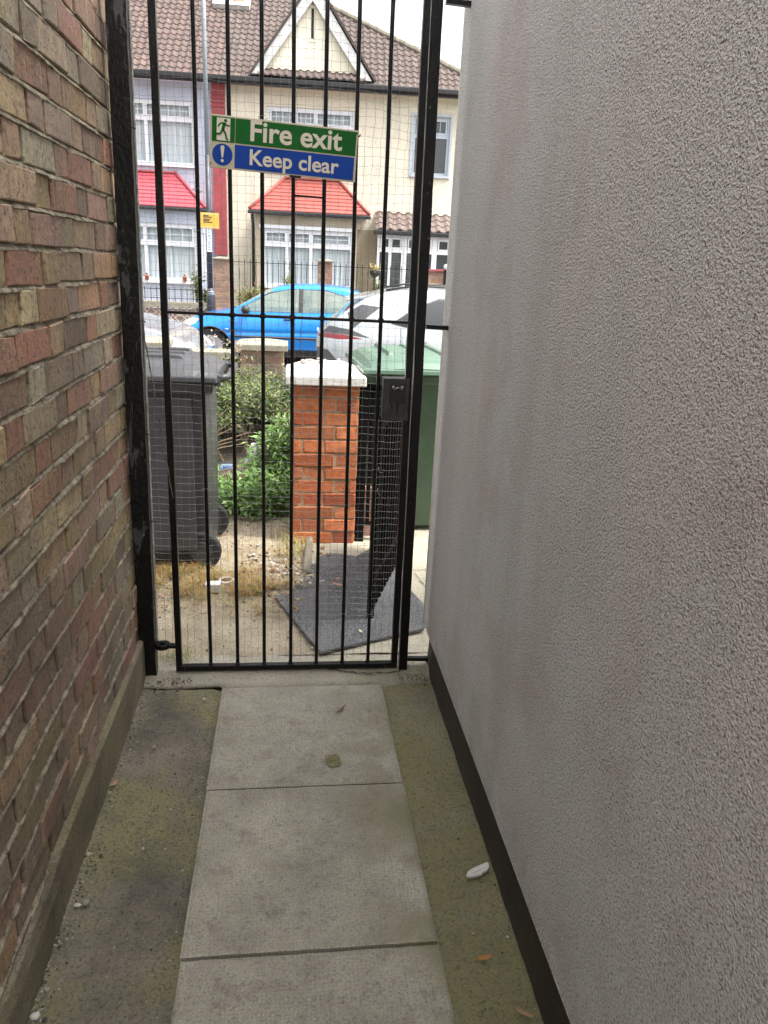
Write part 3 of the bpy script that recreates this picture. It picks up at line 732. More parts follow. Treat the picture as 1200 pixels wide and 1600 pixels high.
def pebble(mb, x, y, z, r, col, rr):
    n = 6; vs = []; sx, sy, sz = rr.uniform(.8, 1.3), rr.uniform(.7, 1.1), rr.uniform(.5, .8); ro = rr.uniform(0, pi)
    for i in range(1, 4):
        for k in range(n):
            a = 2 * pi * k / n + ro; e = pi * i / 4; q = 1 + rr.uniform(-.15, .15)
            px_, py_ = r * sx * sin(e) * cos(a) * q, r * sy * sin(e) * sin(a) * q
            vs.append((x + px_ * cos(ro) - py_ * sin(ro), y + px_ * sin(ro) + py_ * cos(ro), z + r * sz * cos(e)))
    vs += [(x, y, z + r * sz), (x, y, z - r * sz)]
    fs = [(i * n + k, (i + 1) * n + k, (i + 1) * n + (k + 1) % n, i * n + (k + 1) % n) for i in range(2) for k in range(n)]
    fs += [(18, k, (k + 1) % n) for k in range(n)] + [(19, 12 + (k + 1) % n, 12 + k) for k in range(n)]
    mb.add(vs, fs, 0, col)
for lab, x, y, r, c in (('white pebble beside a grey one near the left haunch', -.502, 1.488, .008, (.55, .53, .48)), ('grey oblong pebble beside the white pebble near the left haunch', -.484, 1.493, .011, (.3, .28, .23)),
                        ('pale stone at the bottom left corner by the haunch', -.512, 1.205, .012, (.55, .54, .5)), ('brown lump of grit on the far left strip', -.428, 2.105, .010, (.3, .26, .2)), ('small pale stone near the gate end of the left strip', -.30, 2.38, .009, (.5, .46, .4))):
    mb = MB(); pebble(mb, 0, 0, 0, r, c, random.Random(int(r * 9000) + int(x * 100))); tag(mb.build('pebble', M['stone'], smooth=True, loc=(x, y, r * .5)), lab, 'pebble', 'pebbles on the alley floor')
mb = MB(); rr = random.Random(21)
for k in range(1500):
    t = rr.random()
    if t < .45: x = -.528 + abs(rr.gauss(0, .02)); y = rr.uniform(1.0, 2.45)
    elif t < .75: x = rr.uniform(-.52, -.25); y = rr.uniform(.9, 2.46)
    elif t < .85: x = -.25 - abs(rr.gauss(0, .012)); y = rr.uniform(1, 2.46)
    else: x = rr.uniform(.36, .535) if rr.random() < .5 else .535 - abs(rr.gauss(0, .012)); y = rr.uniform(1, 2.46)
    r = rr.uniform(.0008, .0026) * (1.7 if rr.random() < .12 else 1) * (1.35 if t < .45 and y < 1.7 else 1)
    c = rr.choice([(.4, .37, .3), (.2, .17, .13), (.1, .085, .065), (.3, .25, .18), (.06, .05, .04), (.5, .47, .4)])
    pebble(mb, x, y, r * .3 - .004, r, c, rr)
for k in range(420):   # litter at gate foot both sides
    if rr.random() < .5: x = rr.uniform(-.53, -.36); y = rr.gauss(2.50, .05)
    else: x = rr.uniform(.42, .54); y = rr.gauss(2.53, .045)
    pebble(mb, x, y, .005, rr.uniform(.0012, .0045), rr.choice([(.22, .16, .11), (.12, .08, .06), (.3, .25, .2), (.07, .06, .05), (.4, .32, .28), (.2, .11, .08)]), rr)
tag(mb.build('grit', M['stone']), 'loose grit and crumbs scattered over the alley strips', 'grit', kind='stuff')

# ------------------------------------------------------------ front garden objects
def frustum(mb, x0, x1, y0, y1, z0, X0_, X1_, Y0_, Y1_, z1, mi=0):
    mb.hexa([(x0, y0, z0), (x1, y0, z0), (x1, y1, z0), (x0, y1, z0), (X0_, Y0_, z1), (X1_, Y0_, z1), (X1_, Y1_, z1), (X0_, Y1_, z1)], mi)
def wheelie(label, body_m, lid_m, loc, rz, group='wheelie bins in the front garden'):
    # local: front faces -x... rear (wheels, handle) faces +x; width along y
    b = thing('wheelie_bin', label, 'wheelie bin', loc, rz, group)
    mb = MB(); frustum(mb, -.56, 0.0, .05, .53, .03, -.70, .0, .0, .58, .94)
    mb.build('body', body_m, b, bevel=.022, seg=3)
    mb = MB(); frustum(mb, -.722, .035, -.018, .598, .90, -.728, .045, -.022, .602, .955); mb.build('rim', body_m, b, bevel=.008)
    mb = MB(); frustum(mb, -.60, -.06, -.008, .02, .12, -.66, -.06, -.012, .02, .88) ; mb.build('side_rib', body_m, b, bevel=.004)
    # lid: domed
    mb = MB(); nx_, ny2 = 22, 16; vs = []
    for i in range(nx_ + 1):
        for j in range(ny2 + 1):
            u, v = i / nx_, j / ny2; x = -.745 + .80 * u; y = -.030 + .640 * v
            e = min(u, 1 - u, ) * .8; ev = min(v, 1 - v) * .64
            z = .972 + .062 * (1 - (2 * u - 1) ** 6) * (1 - (2 * v - 1) ** 8) + .018 * sin(pi * v)
            if .09 < ev < .13 and .1 < u < .9: z -= .006
            vs.append((x, y, z))
    fs = [(i * (ny2 + 1) + j, (i + 1) * (ny2 + 1) + j, (i + 1) * (ny2 + 1) + j + 1, i * (ny2 + 1) + j + 1) for i in range(nx_) for j in range(ny2)]
    mb.add(vs, fs)
    rim = [j for j in range(ny2 + 1)] + [i * (ny2 + 1) + ny2 for i in range(1, nx_ + 1)] + [nx_ * (ny2 + 1) + j for j in range(ny2 - 1, -1, -1)] + [i * (ny2 + 1) for i in range(nx_ - 1, 0, -1)]
    rv = [vs[q] for q in rim]; n = len(rv)
    mb.add(rv + [(p[0], p[1], .957) for p in rv], [(q, (q + 1) % n, n + (q + 1) % n, n + q) for q in range(n)])
    l = mb.build('lid', lid_m, b, smooth=False, bevel=.003)
    mb = MB(); frustum(mb, -.756, .062, -.040, .620, .956, -.750, .056, -.036, .616, .984); mb.build('lid_flange', lid_m, l, bevel=.006)
    for yy in (.12, .27, .42):
        mb = MB(); frustum(mb, -.62, -.08, yy, yy + .05, 1.02, -.58, -.12, yy + .012, yy + .038, 1.062); mb.build('lid_rib', lid_m, l, bevel=.006)
    mb = MB(); mb.tube([(.055, .05, .965), (.085, .05, .972), (.105, .09, .972), (.105, .49, .972), (.085, .53, .972), (.055, .53, .965)], .016, 10); mb.build('handle', body_m, b, smooth=True)
    for ya_ in (.03, .505): mb = MB(); mb.box((.0, ya_, .93), (.07, ya_ + .045, .985)); mb.build('hinge_lug', body_m, b, bevel=.008)
    for yy in (.03, .51):
        w_ = MB(); w_.tube([(-.045, yy, .10), (-.045, yy + .045, .10)], .10, 28); wo_ = w_.build('wheel', M['rubber'], b, bevel=.01)
        h_ = MB(); h_.tube([(-.045, yy - .004, .10), (-.045, yy + .049, .10)], .055, 20); h_.build('hub', body_m, wo_, bevel=.004)
    mb = MB(); mb.tube([(-.045, .075, .10), (-.045, .51, .10)], .012, 8); mb.build('axle', M['steel'], b)
    return b
wheelie('dark grey wheelie bin just beyond the gate on the left', M['bin_grey'], M['bin_grey'], (-.395, 3.545, 0), 0)
wheelie('green wheelie bin behind the right gate post', M['bin_green'], M['bin_green_lid'], (.96, 4.74, 0), radians(90), 'wheelie bins in the front garden').rotation_euler = (0, 0, radians(93))

# orange brick pillar with white cap
pp = thing('brick_pillar', 'orange brick pillar with a white concrete cap beyond the gate', 'pillar', (.017, 3.955, 0))
ppal = [(.58, .18, .06), (.50, .14, .05), (.64, .22, .085), (.38, .10, .045), (.56, .20, .085), (.44, .15, .07)]
mb = MB(); PW = .345; Hp = .90
brickwork(mb, (0, 0, 0), (1, 0, 0), (0, 0, 1), (0, -1, 0), PW, Hp, ppal, course=.075, bl=.23, hl=.115, bond='flemish', jit=.0028, seed=31)
brickwork(mb, (PW, 0, 0), (0, 1, 0), (0, 0, 1), (1, 0, 0), PW, Hp, ppal, course=.075, bl=.23, hl=.115, jit=.0015, seed=32, u0=.1)
brickwork(mb, (0, PW, 0), (0, -1, 0), (0, 0, 1), (-1, 0, 0), PW, Hp, ppal, course=.075, bl=.23, hl=.115, jit=.0015, seed=33, u0=.1)
brickwork(mb, (PW, PW, 0), (-1, 0, 0), (0, 0, 1), (0, 1, 0), PW, Hp, ppal, course=.075, bl=.23, hl=.115, jit=.0015, seed=34)
mb.build('brickwork', M['pbrick'], pp)
mb = MB(); mb.box((.003, .003, 0), (PW - .003, PW - .003, Hp)); mb.build('mortar', M['pmortar'], pp)
mb = MB(); frustum(mb, -.042, PW + .035, -.04, PW + .04, .895, -.042, PW + .035, -.04, PW + .04, .945); frustum(mb, -.041, PW + .034, -.039, PW + .039, .9455, .07, PW - .08, .08, PW - .08, .992)
mb.build('cap', M['whitecap'], pp, bevel=.006)
mb = MB(); rr = random.Random(9)
for k in range(34):
    a, b = rr.gauss(.12, .06), rr.gauss(.17, .05); pebble(mb, max(.05, min(.28, a)), max(.07, min(.28, b)), .992 + rr.uniform(-.004, .010), rr.uniform(.004, .017), rr.choice([(.5, .46, .42), (.42, .33, .29), (.6, .57, .52), (.35, .38, .38)]), rr)
tag(mb.build('rubble_heap', M['stone'], loc=(.017, 3.955, 0)), 'pale rubble heaped on the white pillar cap', 'rubble', kind='stuff')

# open low railing gate standing by the pillar
p0, p1 = Vector((.352, 2.965, 0)), Vector((.632, 3.80, 0)); d_ = p1 - p0; LL = d_.length
sgate = thing('side_gate', 'low black bar gate standing open beyond the main gate', 'gate', p0, math.atan2(d_.y, d_.x))
mb = MB(); mb.box((0, -.014, .01), (.03, .014, .93)); mb.build('stile', M['iron'], sgate, bevel=.002); mb = MB(); mb.box((LL - .03, -.014, .04), (LL, .014, .98)); mb.build('stile', M['iron'], sgate, bevel=.002)
mb = MB(); mb.box((.03, -.012, .865), (LL - .03, .012, .89)); mb.build('rail', M['iron'], sgate, bevel=.002); mb = MB(); mb.box((.03, -.012, .20), (LL - .03, .012, .225)); mb.build('rail', M['iron'], sgate, bevel=.002)
mb = MB(); mb.box((.03, .0085, .14), (LL - .03, .0125, .90)); mb.build('board', M['iron'], sgate)
nb = 13
for k in range(nb):
    x = .06 + (LL - .12) * k / (nb - 1); mb = MB(); mb.box((x - .014, -.008, .05), (x + .014, .008, .915)); mb.build('bar', M['iron'], sgate, bevel=.0015)
# fixed black post and panel beside the pillar
fp = thing('railing_panel', 'narrow black railing panel fixed beside the orange pillar', 'railing', (.372, 4.0, 0))
mb = MB(); mb.box((0, -.02, 0), (.045, .025, .90)); mb.build('post', M['iron'], fp, bevel=.002)
mb = MB(); mb.box((.045, -.01, .88), (.30, .01, .895)); mb.build('rail', M['iron'], fp, bevel=.001); mb = MB(); mb.box((.045, -.01, .1), (.17, .01, .12)); mb.build('rail', M['iron'], fp, bevel=.001)
for k in range(4):
    mb = MB(); mb.box((.055 + k * .03, -.006, .12), (.075 + k * .03, .006, .88)); mb.build('bar', M['iron'], fp, bevel=.001)
mb = MB(); brickwork(mb, (.0, 0, 0), (1, 0, 0), (0, 0, 1), (0, -1, 0), .2, .3, [(.33, .2, .17), (.28, .15, .13), (.36, .26, .22)], course=.075, bl=.115, bond='run', seed=3, jit=.004)
mb.box((.0, .004, 0), (.2, .1, .3), 1); tag(mb.build('brick_stack', [M['pbrick'], M['pmortar']], loc=(.40, 3.96 + .12, 0)), 'small stack of pinkish bricks behind the railing panel', 'bricks')

# rubber mat: two torn sheets
def slabpoly(name, mat, pts, z0, z1, lab, cat, jag=.006, seed=0, bump_=.01, edges=None):
    rr = random.Random(seed); P = []
    for k, ((xa, ya), (xb, yb)) in enumerate(zip(pts, pts[1:] + pts[:1])):
        n = max(2, int(sqrt((xb - xa) ** 2 + (yb - ya) ** 2) / .03)); j = jag if (edges is None or k in edges) else .0015
        for q in range(n): t = q / n; P.append((xa + (xb - xa) * t + (rr.uniform(-j, j) if q else 0), ya + (yb - ya) * t + (rr.uniform(-j, j) if q else 0)))
    bm = bmesh.new(); vs = [bm.verts.new((x, y, z1)) for x, y in P]; f = bm.faces.new(vs)
    if f.normal.z < 0: f.normal_flip()
    ex = bmesh.ops.extrude_face_region(bm, geom=[f]); 
    for v in [e for e in ex['geom'] if isinstance(e, bmesh.types.BMVert)]: v.co.z = z0
    bmesh.ops.recalc_face_normals(bm, faces=bm.faces)
    me = bpy.data.meshes.new(name); bm.to_mesh(me); bm.free(); me.materials.append(mat)
    o = bpy.data.objects.new(name, me); COL.objects.link(o); b = o.modifiers.new('bevel', 'BEVEL'); b.width = .002; b.limit_method = 'ANGLE'
    return tag(o, lab, cat)
slabpoly('rubber_mat', M['mat'], [(.125, 2.672), (.575, 2.86), (.64, 3.02), (.56, 3.36), (.30, 3.27), (-.07, 3.22)], .014, .027, 'dark speckled rubber mat lying just beyond the gate', 'mat', .003, 2, edges=(3, 4))
slabpoly('rubber_mat', M['mat'], [(-.01, 3.20), (.32, 3.25), (.58, 3.34), (.62, 3.75), (.44, 3.86), (.36, 3.74), (.21, 3.80), (.15, 3.70), (.06, 3.45)], .006, .0115, 'torn thinner rubber sheet tucked behind the front mat', 'mat', .012, 5)
# old post stub and rubble at the foot of the pillar
mb = MB(); mb.tube([(.085, 3.50, .02), (.11, 3.90, .05)], [.022, .02], 9); tag(mb.build('concrete_stub', M['greycap'], smooth=True), 'short pale concrete stub lying against the pillar foot', 'stub')
mb = MB(); rr = random.Random(77)
for k in range(220):
    x, y = rr.gauss(.0, .10), rr.gauss(3.62, .14); pebble(mb, x, y, .012, rr.uniform(.004, .016), rr.choice([(.4, .3, .22), (.25, .17, .11), (.5, .45, .38), (.36, .2, .12), (.55, .5, .45)]), rr)
for k in range(1100):
    x, y = rr.uniform(-1.2, .12), rr.uniform(2.72, 6.0) ** 1.0; pebble(mb, x, y, .008, rr.uniform(.002, .007), rr.choice([(.5, .44, .34), (.3, .24, .17), (.15, .11, .08), (.6, .56, .48)]), rr)
tag(mb.build('rubble', M['stone']), 'loose stones and crumbs on the pale garden dirt', 'rubble', kind='stuff')

# dry straw grass
def blades(mb, n, region, ln, wd, cols, rr, droop=.5, base=0.022):
    for k in range(n):
        x, y, dens = region(rr)
        L = rr.uniform(*ln) * dens; a = rr.uniform(0, 2 * pi); lean = rr.uniform(.6, 1.5); c = rr.choice(cols); c = tuple(q * rr.uniform(.8, 1.2) for q in c); wv = rr.uniform(.7, 1.2) * wd
        px_, py_ = -sin(a) * wv, cos(a) * wv; vs = []
        for q in range(4):
            t = q / 3; r_ = L * sin(lean * t * 1.2) ; h = base + L * (t * cos(lean * t) - droop * t * t * .6); h = max(h, base - .002)
            k2 = (1 - t * .9); vs += [(x + cos(a) * r_ + px_ * k2, y + sin(a) * r_ + py_ * k2, h), (x + cos(a) * r_ - px_ * k2, y + sin(a) * r_ - py_ * k2, h)]
        mb.add(vs, [(0, 1, 3, 2), (2, 3, 5, 4), (4, 5, 7, 6)], 0, c)
straw = [(.55, .36, .13), (.62, .42, .18), (.42, .24, .09), (.5, .33, .16), (.36, .18, .07), (.33, .33, .1), (.22, .27, .07)]
def reg_straw(rr):
    while True:
        t = rr.random(); x = -.68 + t * .76; y = 3.46 - .50 * max(0, t - .3) + rr.gauss(0, .13) - (.0 if t > .3 else .03)
        d_ = nz(x, y, 3, 8) + .5 * nz(x, y, 5, 19)
        if x > -.12 and y < 3.30: continue
        if y > 2.8 and (d_ > .05 or rr.random() < .10): return x, y, 1 if d_ > .05 else .6
mb = MB(); mb.keep = True; blades(mb, 5200, reg_straw, (.03, .09), .0013, straw, random.Random(5), .5)
blades(mb, 260, lambda r: (r.gauss(-.42, .05), r.gauss(2.66, .04), 1), (.015, .05), .0012, [(.2, .25, .07), (.4, .32, .15)], random.Random(6))
blades(mb, 350, lambda r: (r.gauss(.02, .05), r.gauss(3.85, .15), 1), (.04, .14), .0014, [(.5, .4, .18), (.4, .36, .14)], random.Random(7), .2)
tag(mb.build('dry_grass', M['straw']), 'tufts of yellow dry grass on the garden dirt', 'dry grass', kind='stuff')
mb = MB(); mb.keep = True; rr = random.Random(55)
for k in range(900):
    x, y = rr.uniform(-.75, .05), 3.0 + 2.3 * rr.random() ** 1.3
    if nz(x, y, 7, 4) < -.05 and rr.random() < .8: continue
    leaf_mesh(mb, x, y, .022 + .012 * rr.random(), rr.uniform(.012, .045), rr.uniform(.004, .014), rr.uniform(0, 6.28), rr.uniform(0, .006), rr.choice([(.22, .13, .06), (.35, .2, .09), (.14, .09, .05), (.4, .28, .14), (.28, .14, .07)]))
tag(mb.build('leaf_litter', M['deadleaf']), 'scattered brown dead leaves on the ground beyond the gate', 'leaf litter', kind='stuff')
# litter in the garden
mb = MB(); mb.tube([(.032 * cos(a), .032 * sin(a), .012) for a in [q * pi / 10 for q in range(21)]], .006, 8); tag(mb.build('plastic_ring', M['litter_w'], smooth=True, loc=(-.30, 3.38, .02)), 'white plastic ring lying in the dry grass', 'litter')
mb = MB(); frustum(mb, -.03, .03, -.02, .02, 0, -.036, .036, -.024, .024, .045); tag(mb.build('white_tub', M['litter_w'], bevel=.004, loc=(-.355, 3.30, .01)), 'small white tub standing behind a gate bar in the dry grass', 'litter')
mb = MB(); n = 9; vs = []
for i in range(n + 1):
    for j in range(n + 1):
        u, v = i / n, j / n; vs.append((.24 * (u - .5) * (1 - .35 * v) + .02 * nz(u, v, 8, 6), .05 * sin(u * 11) * (v + .3) + .05 * v + .03 * nz(u, v, 2, 7), .14 * v + .035 * nz(u, v, 3, 5) - .16 * abs(u - .45)))
mb.add(vs, [(i * (n + 1) + j, (i + 1) * (n + 1) + j, (i + 1) * (n + 1) + j + 1, i * (n + 1) + j + 1) for i in range(n) for j in range(n)])
o = mb.build('plastic_bag', M['litter_w'], smooth=True, loc=(-.20, 4.95, .22)); s_ = o.modifiers.new('thickness', 'SOLIDIFY'); s_.thickness = .002; tag(o, 'torn white plastic bag caught above the green weeds', 'bag')
mb = MB(); rr = random.Random(2)
for k in range(16):
    x, y = rr.uniform(-.1, .1), rr.uniform(-.04, .04); mb.box((x - .03, y - .02, 0), (x + .03, y + .02, .03 + .01 * rr.random()))
tag(mb.build('crumpled_wrapper', M['litter_b'], bevel=.006, loc=(-.55, 5.4, .03)), 'crumpled blue wrapper on the ground behind the grey bin', 'litter')
one_leaf('reddish leaf on the rubber mat', .235, 3.30, .09, .022, -.5, .008, (.42, .2, .13), .035)['group'] = 'fallen leaves on the mat'
one_leaf('pale scrap leaf near the front edge of the rubber mat', .30, 2.82, .035, .013, 1.9, .004, (.6, .55, .4), .035)['group'] = 'fallen leaves on the mat'
one_leaf('dry buff leaf on the torn rubber sheet', .10, 3.46, .06, .018, .5, .006, (.45, .37, .26), .016)['group'] = 'fallen leaves on the mat'

# shrubs
def leaf_quad(mb, p, d, n_, L, wd, col):
    d = d.normalized(); s_ = d.cross(n_)
    if s_.length < 1e-4: s_ = Vector((1, 0, 0))
    s_.normalize(); m1 = p + d * L * .45; e = p + d * L + Vector((0, 0, -.15 * L))
    mb.add([tuple(p), tuple(m1 + s_ * wd), tuple(e), tuple(m1 - s_ * wd)], [(0, 1, 2), (0, 2, 3)], 0, col)
def shrub(name, label, clumps, nleaf, L, wd, cols, seed, cat='shrub', stems=30, base=(0, 0), flowers=None, group=None):
    rr = random.Random(seed); t = thing(name, label, cat, (base[0], base[1], 0), 0, group); mb = MB(); mb.keep = True; sm = MB()
    for (cx_, cy_, cz_, rx, ry, rz_, k) in clumps:
        nsub = 26; subs = []
        for q in range(nsub):
            v = Vector((rr.gauss(0, 1), rr.gauss(0, 1), rr.gauss(0, 1))).normalized() * rr.uniform(.35, 1) ** .5
            subs.append(Vector((cx_ + v.x * rx, cy_ + v.y * ry, cz_ + v.z * rz_)))
            if rr.random() < .12:
                pts = [(rr.uniform(-.1, .1) + cx_ * .7 , cy_ * .8 + rr.uniform(-.1, .1), 0), tuple((Vector((cx_, cy_, cz_)) + subs[-1]) / 2 - Vector((0, 0, .1))), tuple(subs[-1] + Vector((0, 0, .05)))]
                sm.tube([(a, b, max(c, 0)) for a, b, c in pts], [.007, .005, .002], 5)
        for q in range(int(nleaf * k)):
            s_ = rr.choice(subs); off = Vector((rr.gauss(0, 1), rr.gauss(0, 1), rr.gauss(0, .7))) * rr.choice((.03, .04, .06))
            p = s_ + off
            if p.z < .01: continue
            d = (off.normalized() + Vector((rr.uniform(-.6, .6), rr.uniform(-.6, .6), rr.uniform(-.3, .5))))
            c = rr.choice(cols); g_ = rr.uniform(.7, 1.35); c = tuple(min(1, x * g_) for x in c)
            leaf_quad(mb, p, d, Vector((rr.uniform(-.5, .5), rr.uniform(-.8, .1), 1)), L * rr.choice((.5, .8, 1.1, 1.7)), wd * rr.uniform(.5, 1.5), c)
    mb.build('foliage', M['leaf'], t); sm.build('stems', M['twig'], t)
    if flowers:
        fm = MB(); fm.keep = True
        for (fx, fy, fz, fr, fn, fc) in flowers:
            for q in range(fn):
                p = Vector((fx, fy, fz)) + Vector((rr.gauss(0, 1), rr.gauss(0, 1), rr.gauss(0, .8))) * fr
                for u in range(5): leaf_quad(fm, p, Vector((rr.uniform(-1, 1), rr.uniform(-1, 1), rr.uniform(-.3, 1))), Vector((0, 0, 1)), .022, .006, tuple(x * rr.uniform(.8, 1.2) for x in fc))
        fm.build('flowers', M['straw'], t)
    return t
ivy = [(.09, .15, .03), (.13, .20, .045), (.19, .24, .07), (.04, .07, .018), (.28, .32, .12), (.05, .08, .02), (.16, .13, .06), (.03, .05, .015)]
brt = [(.13, .26, .05), (.18, .34, .07), (.10, .20, .04), (.22, .38, .10), (.26, .36, .12)]
shrub('overgrown_shrub', 'overgrown trailing shrub behind the grey bin by the low wall', [(-.20, .2, .64, .22, .32, .11, 1.2), (.14, .2, .50, .26, .36, .11, 1.5), (-.15, .1, .46, .20, .3, .08, .9), (.16, .6, .50, .4, .2, .12, 1.2), (-.1, -.15, .42, .2, .14, .07, .6), (.45, .4, .40, .2, .3, .10, .8)], 2600, .034, .0065, ivy, 3, base=(-.50, 5.75),
      flowers=[(-.12, .25, .90, .07, 26, (.55, .42, .34)), (.12, .1, .86, .06, 20, (.5, .36, .28)), (-.30, -.1, .58, .04, 20, (.6, .5, .42)), (.02, .2, .80, .06, 18, (.45, .38, .22))])
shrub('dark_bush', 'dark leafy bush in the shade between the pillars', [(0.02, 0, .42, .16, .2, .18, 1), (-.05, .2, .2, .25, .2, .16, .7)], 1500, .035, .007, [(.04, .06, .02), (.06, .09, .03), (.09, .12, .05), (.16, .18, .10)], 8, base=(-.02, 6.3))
shrub('shade_fill_leaves', 'near-black leaves added to stand in for shade under the overgrown shrub', [(0, 0, .22, .34, .15, .14, 1), (.3, .05, .25, .2, .15, .15, .8)], 1700, .035, .009, [(.015, .025, .01), (.03, .04, .015), (.02, .02, .012), (.05, .06, .025)], 18, base=(-.55, 6.45))  # near-black foliage added to fill the shaded hollow below the shrub
shrub('green_weeds', 'bright green leafy weeds growing left of the orange pillar', [(-.02, 0, .09, .17, .12, .10, 1.2), (.12, .1, .12, .15, .15, .12, 1), (-.15, .12, .08, .12, .12, .07, .8), (.12, .35, .22, .15, .15, .16, 1)], 1500, .044, .010, brt, 5, cat='weeds', base=(-.20, 4.50))
shrub('tall_weed', 'taller leafy weed against the left edge of the orange pillar', [(0, 0, .42, .07, .08, .17, .9), (.0, .02, .2, .09, .08, .14, .8)], 1200, .04, .008, ivy[:3] + brt[:3], 9, cat='weeds', base=(-.03, 4.75))
# branches
mb = MB(); rr = random.Random(12)
for k in range(26):
    a = rr.uniform(-.5, 1.1); L = rr.uniform(.15, .5); x, y = rr.gauss(-.48, .08), rr.gauss(4.75, .2); z = rr.uniform(.02, .12); el = rr.uniform(-.05, .3)
    pts = [(x + cos(a) * L * t, y + sin(a) * L * .4 * t, z + el * L * t + .02 * nz(t, k, 0, 4)) for t in (0, .33, .66, 1)]
    mb.tube(pts, [.006, .005, .004, .002], 5)
for k in range(9):
    x, y = -.62, 4.95; a = rr.uniform(.2, 1.3); L = rr.uniform(.25, .45)
    mb.tube([(x, y, .25), (x + L * .5 * cos(a), y, .25 + L * .5 * sin(a)), (x + L * cos(a * .8), y, .25 + L * sin(a * .8))], [.007, .005, .002], 5)
tag(mb.build('brushwood', M['twig']), 'pile of dry brown sticks on the ground behind the bin', 'sticks', kind='stuff')

# low front garden wall with pillars
lw = thing('garden_wall', 'low brown brick garden wall with a mossy grey coping', 'wall', (0, 6.86, 0))
opal = [(.22, .15, .10), (.28, .19, .12), (.17, .12, .09), (.31, .22, .15), (.25, .13, .09)]
mb = MB(); brickwork(mb, (-3.6, 0, -.02), (1, 0, 0), (0, 0, 1), (0, -1, 0), 3.15, .68, opal, course=.075, jit=.002, seed=41); mb.build('brickwork', M['obrick'], lw)
mb = MB(); mb.box((-3.6, .004, -.1), (-.45, .20, .655)); mb.build('mortar', M['mortar'], lw)
mb = MB(); x = -3.6
while x < -.5: mb.box((x, -.035, .662), (min(x + .6, -.455), .235, .722)); x += .606
mb.build('coping', M['greycap'], lw, bevel=.006)
def pier(label, x0, x1, y0, ht, cap_h=.055, loc_fn=None, pal=opal, capm=None, grp=None, z0=-.05):
    W_ = x1 - x0
    if loc_fn: p_ = thing('brick_pier', label, 'pier', loc_fn(x0, y0), SA, grp)
    else: p_ = thing('brick_pier', label, 'pier', (x0, y0, 0), 0, grp)
    mb = MB(); Hh = ht - z0
    for O, U, N in (((0, 0, z0), (1, 0, 0), (0, -1, 0)), ((W_, 0, z0), (0, 1, 0), (1, 0, 0)), ((0, W_, z0), (0, -1, 0), (-1, 0, 0)), ((W_, W_, z0), (-1, 0, 0), (0, 1, 0))):
        brickwork(mb, O, U, (0, 0, 1), N, W_, Hh, pal, course=.075, jit=.002, seed=int(abs(x0) * 100) + 3)
    mb.build('brickwork', M['obrick'], p_)
    mb = MB(); mb.box((.004, .004, z0), (W_ - .004, W_ - .004, ht)); mb.build('mortar', M['mortar'], p_)
    mb = MB(); mb.box((-.035, -.035, ht), (W_ + .035, W_ + .035, ht + cap_h)); mb.hexa([(-.03, -.03, ht + cap_h), (W_ + .03, -.03, ht + cap_h), (W_ + .03, W_ + .03, ht + cap_h), (-.03, W_ + .03, ht + cap_h), (W_ * .35, W_ * .35, ht + cap_h + .03), (W_ * .65, W_ * .35, ht + cap_h + .03), (W_ * .65, W_ * .65, ht + cap_h + .03), (W_ * .35, W_ * .65, ht + cap_h + .03)])
    mb.build('cap', capm or M['greycap'], p_, bevel=.006); return p_
pier('brown brick pier with a flaking grey cap behind the shrub', -.445, -.06, 6.82, .745, capm=M['greycap'], grp='piers of the low garden wall')
pier('brown brick pier with a dark grey cap behind the left gate bar', -1.48, -1.11, 6.82, .735, grp='piers of the low garden wall')

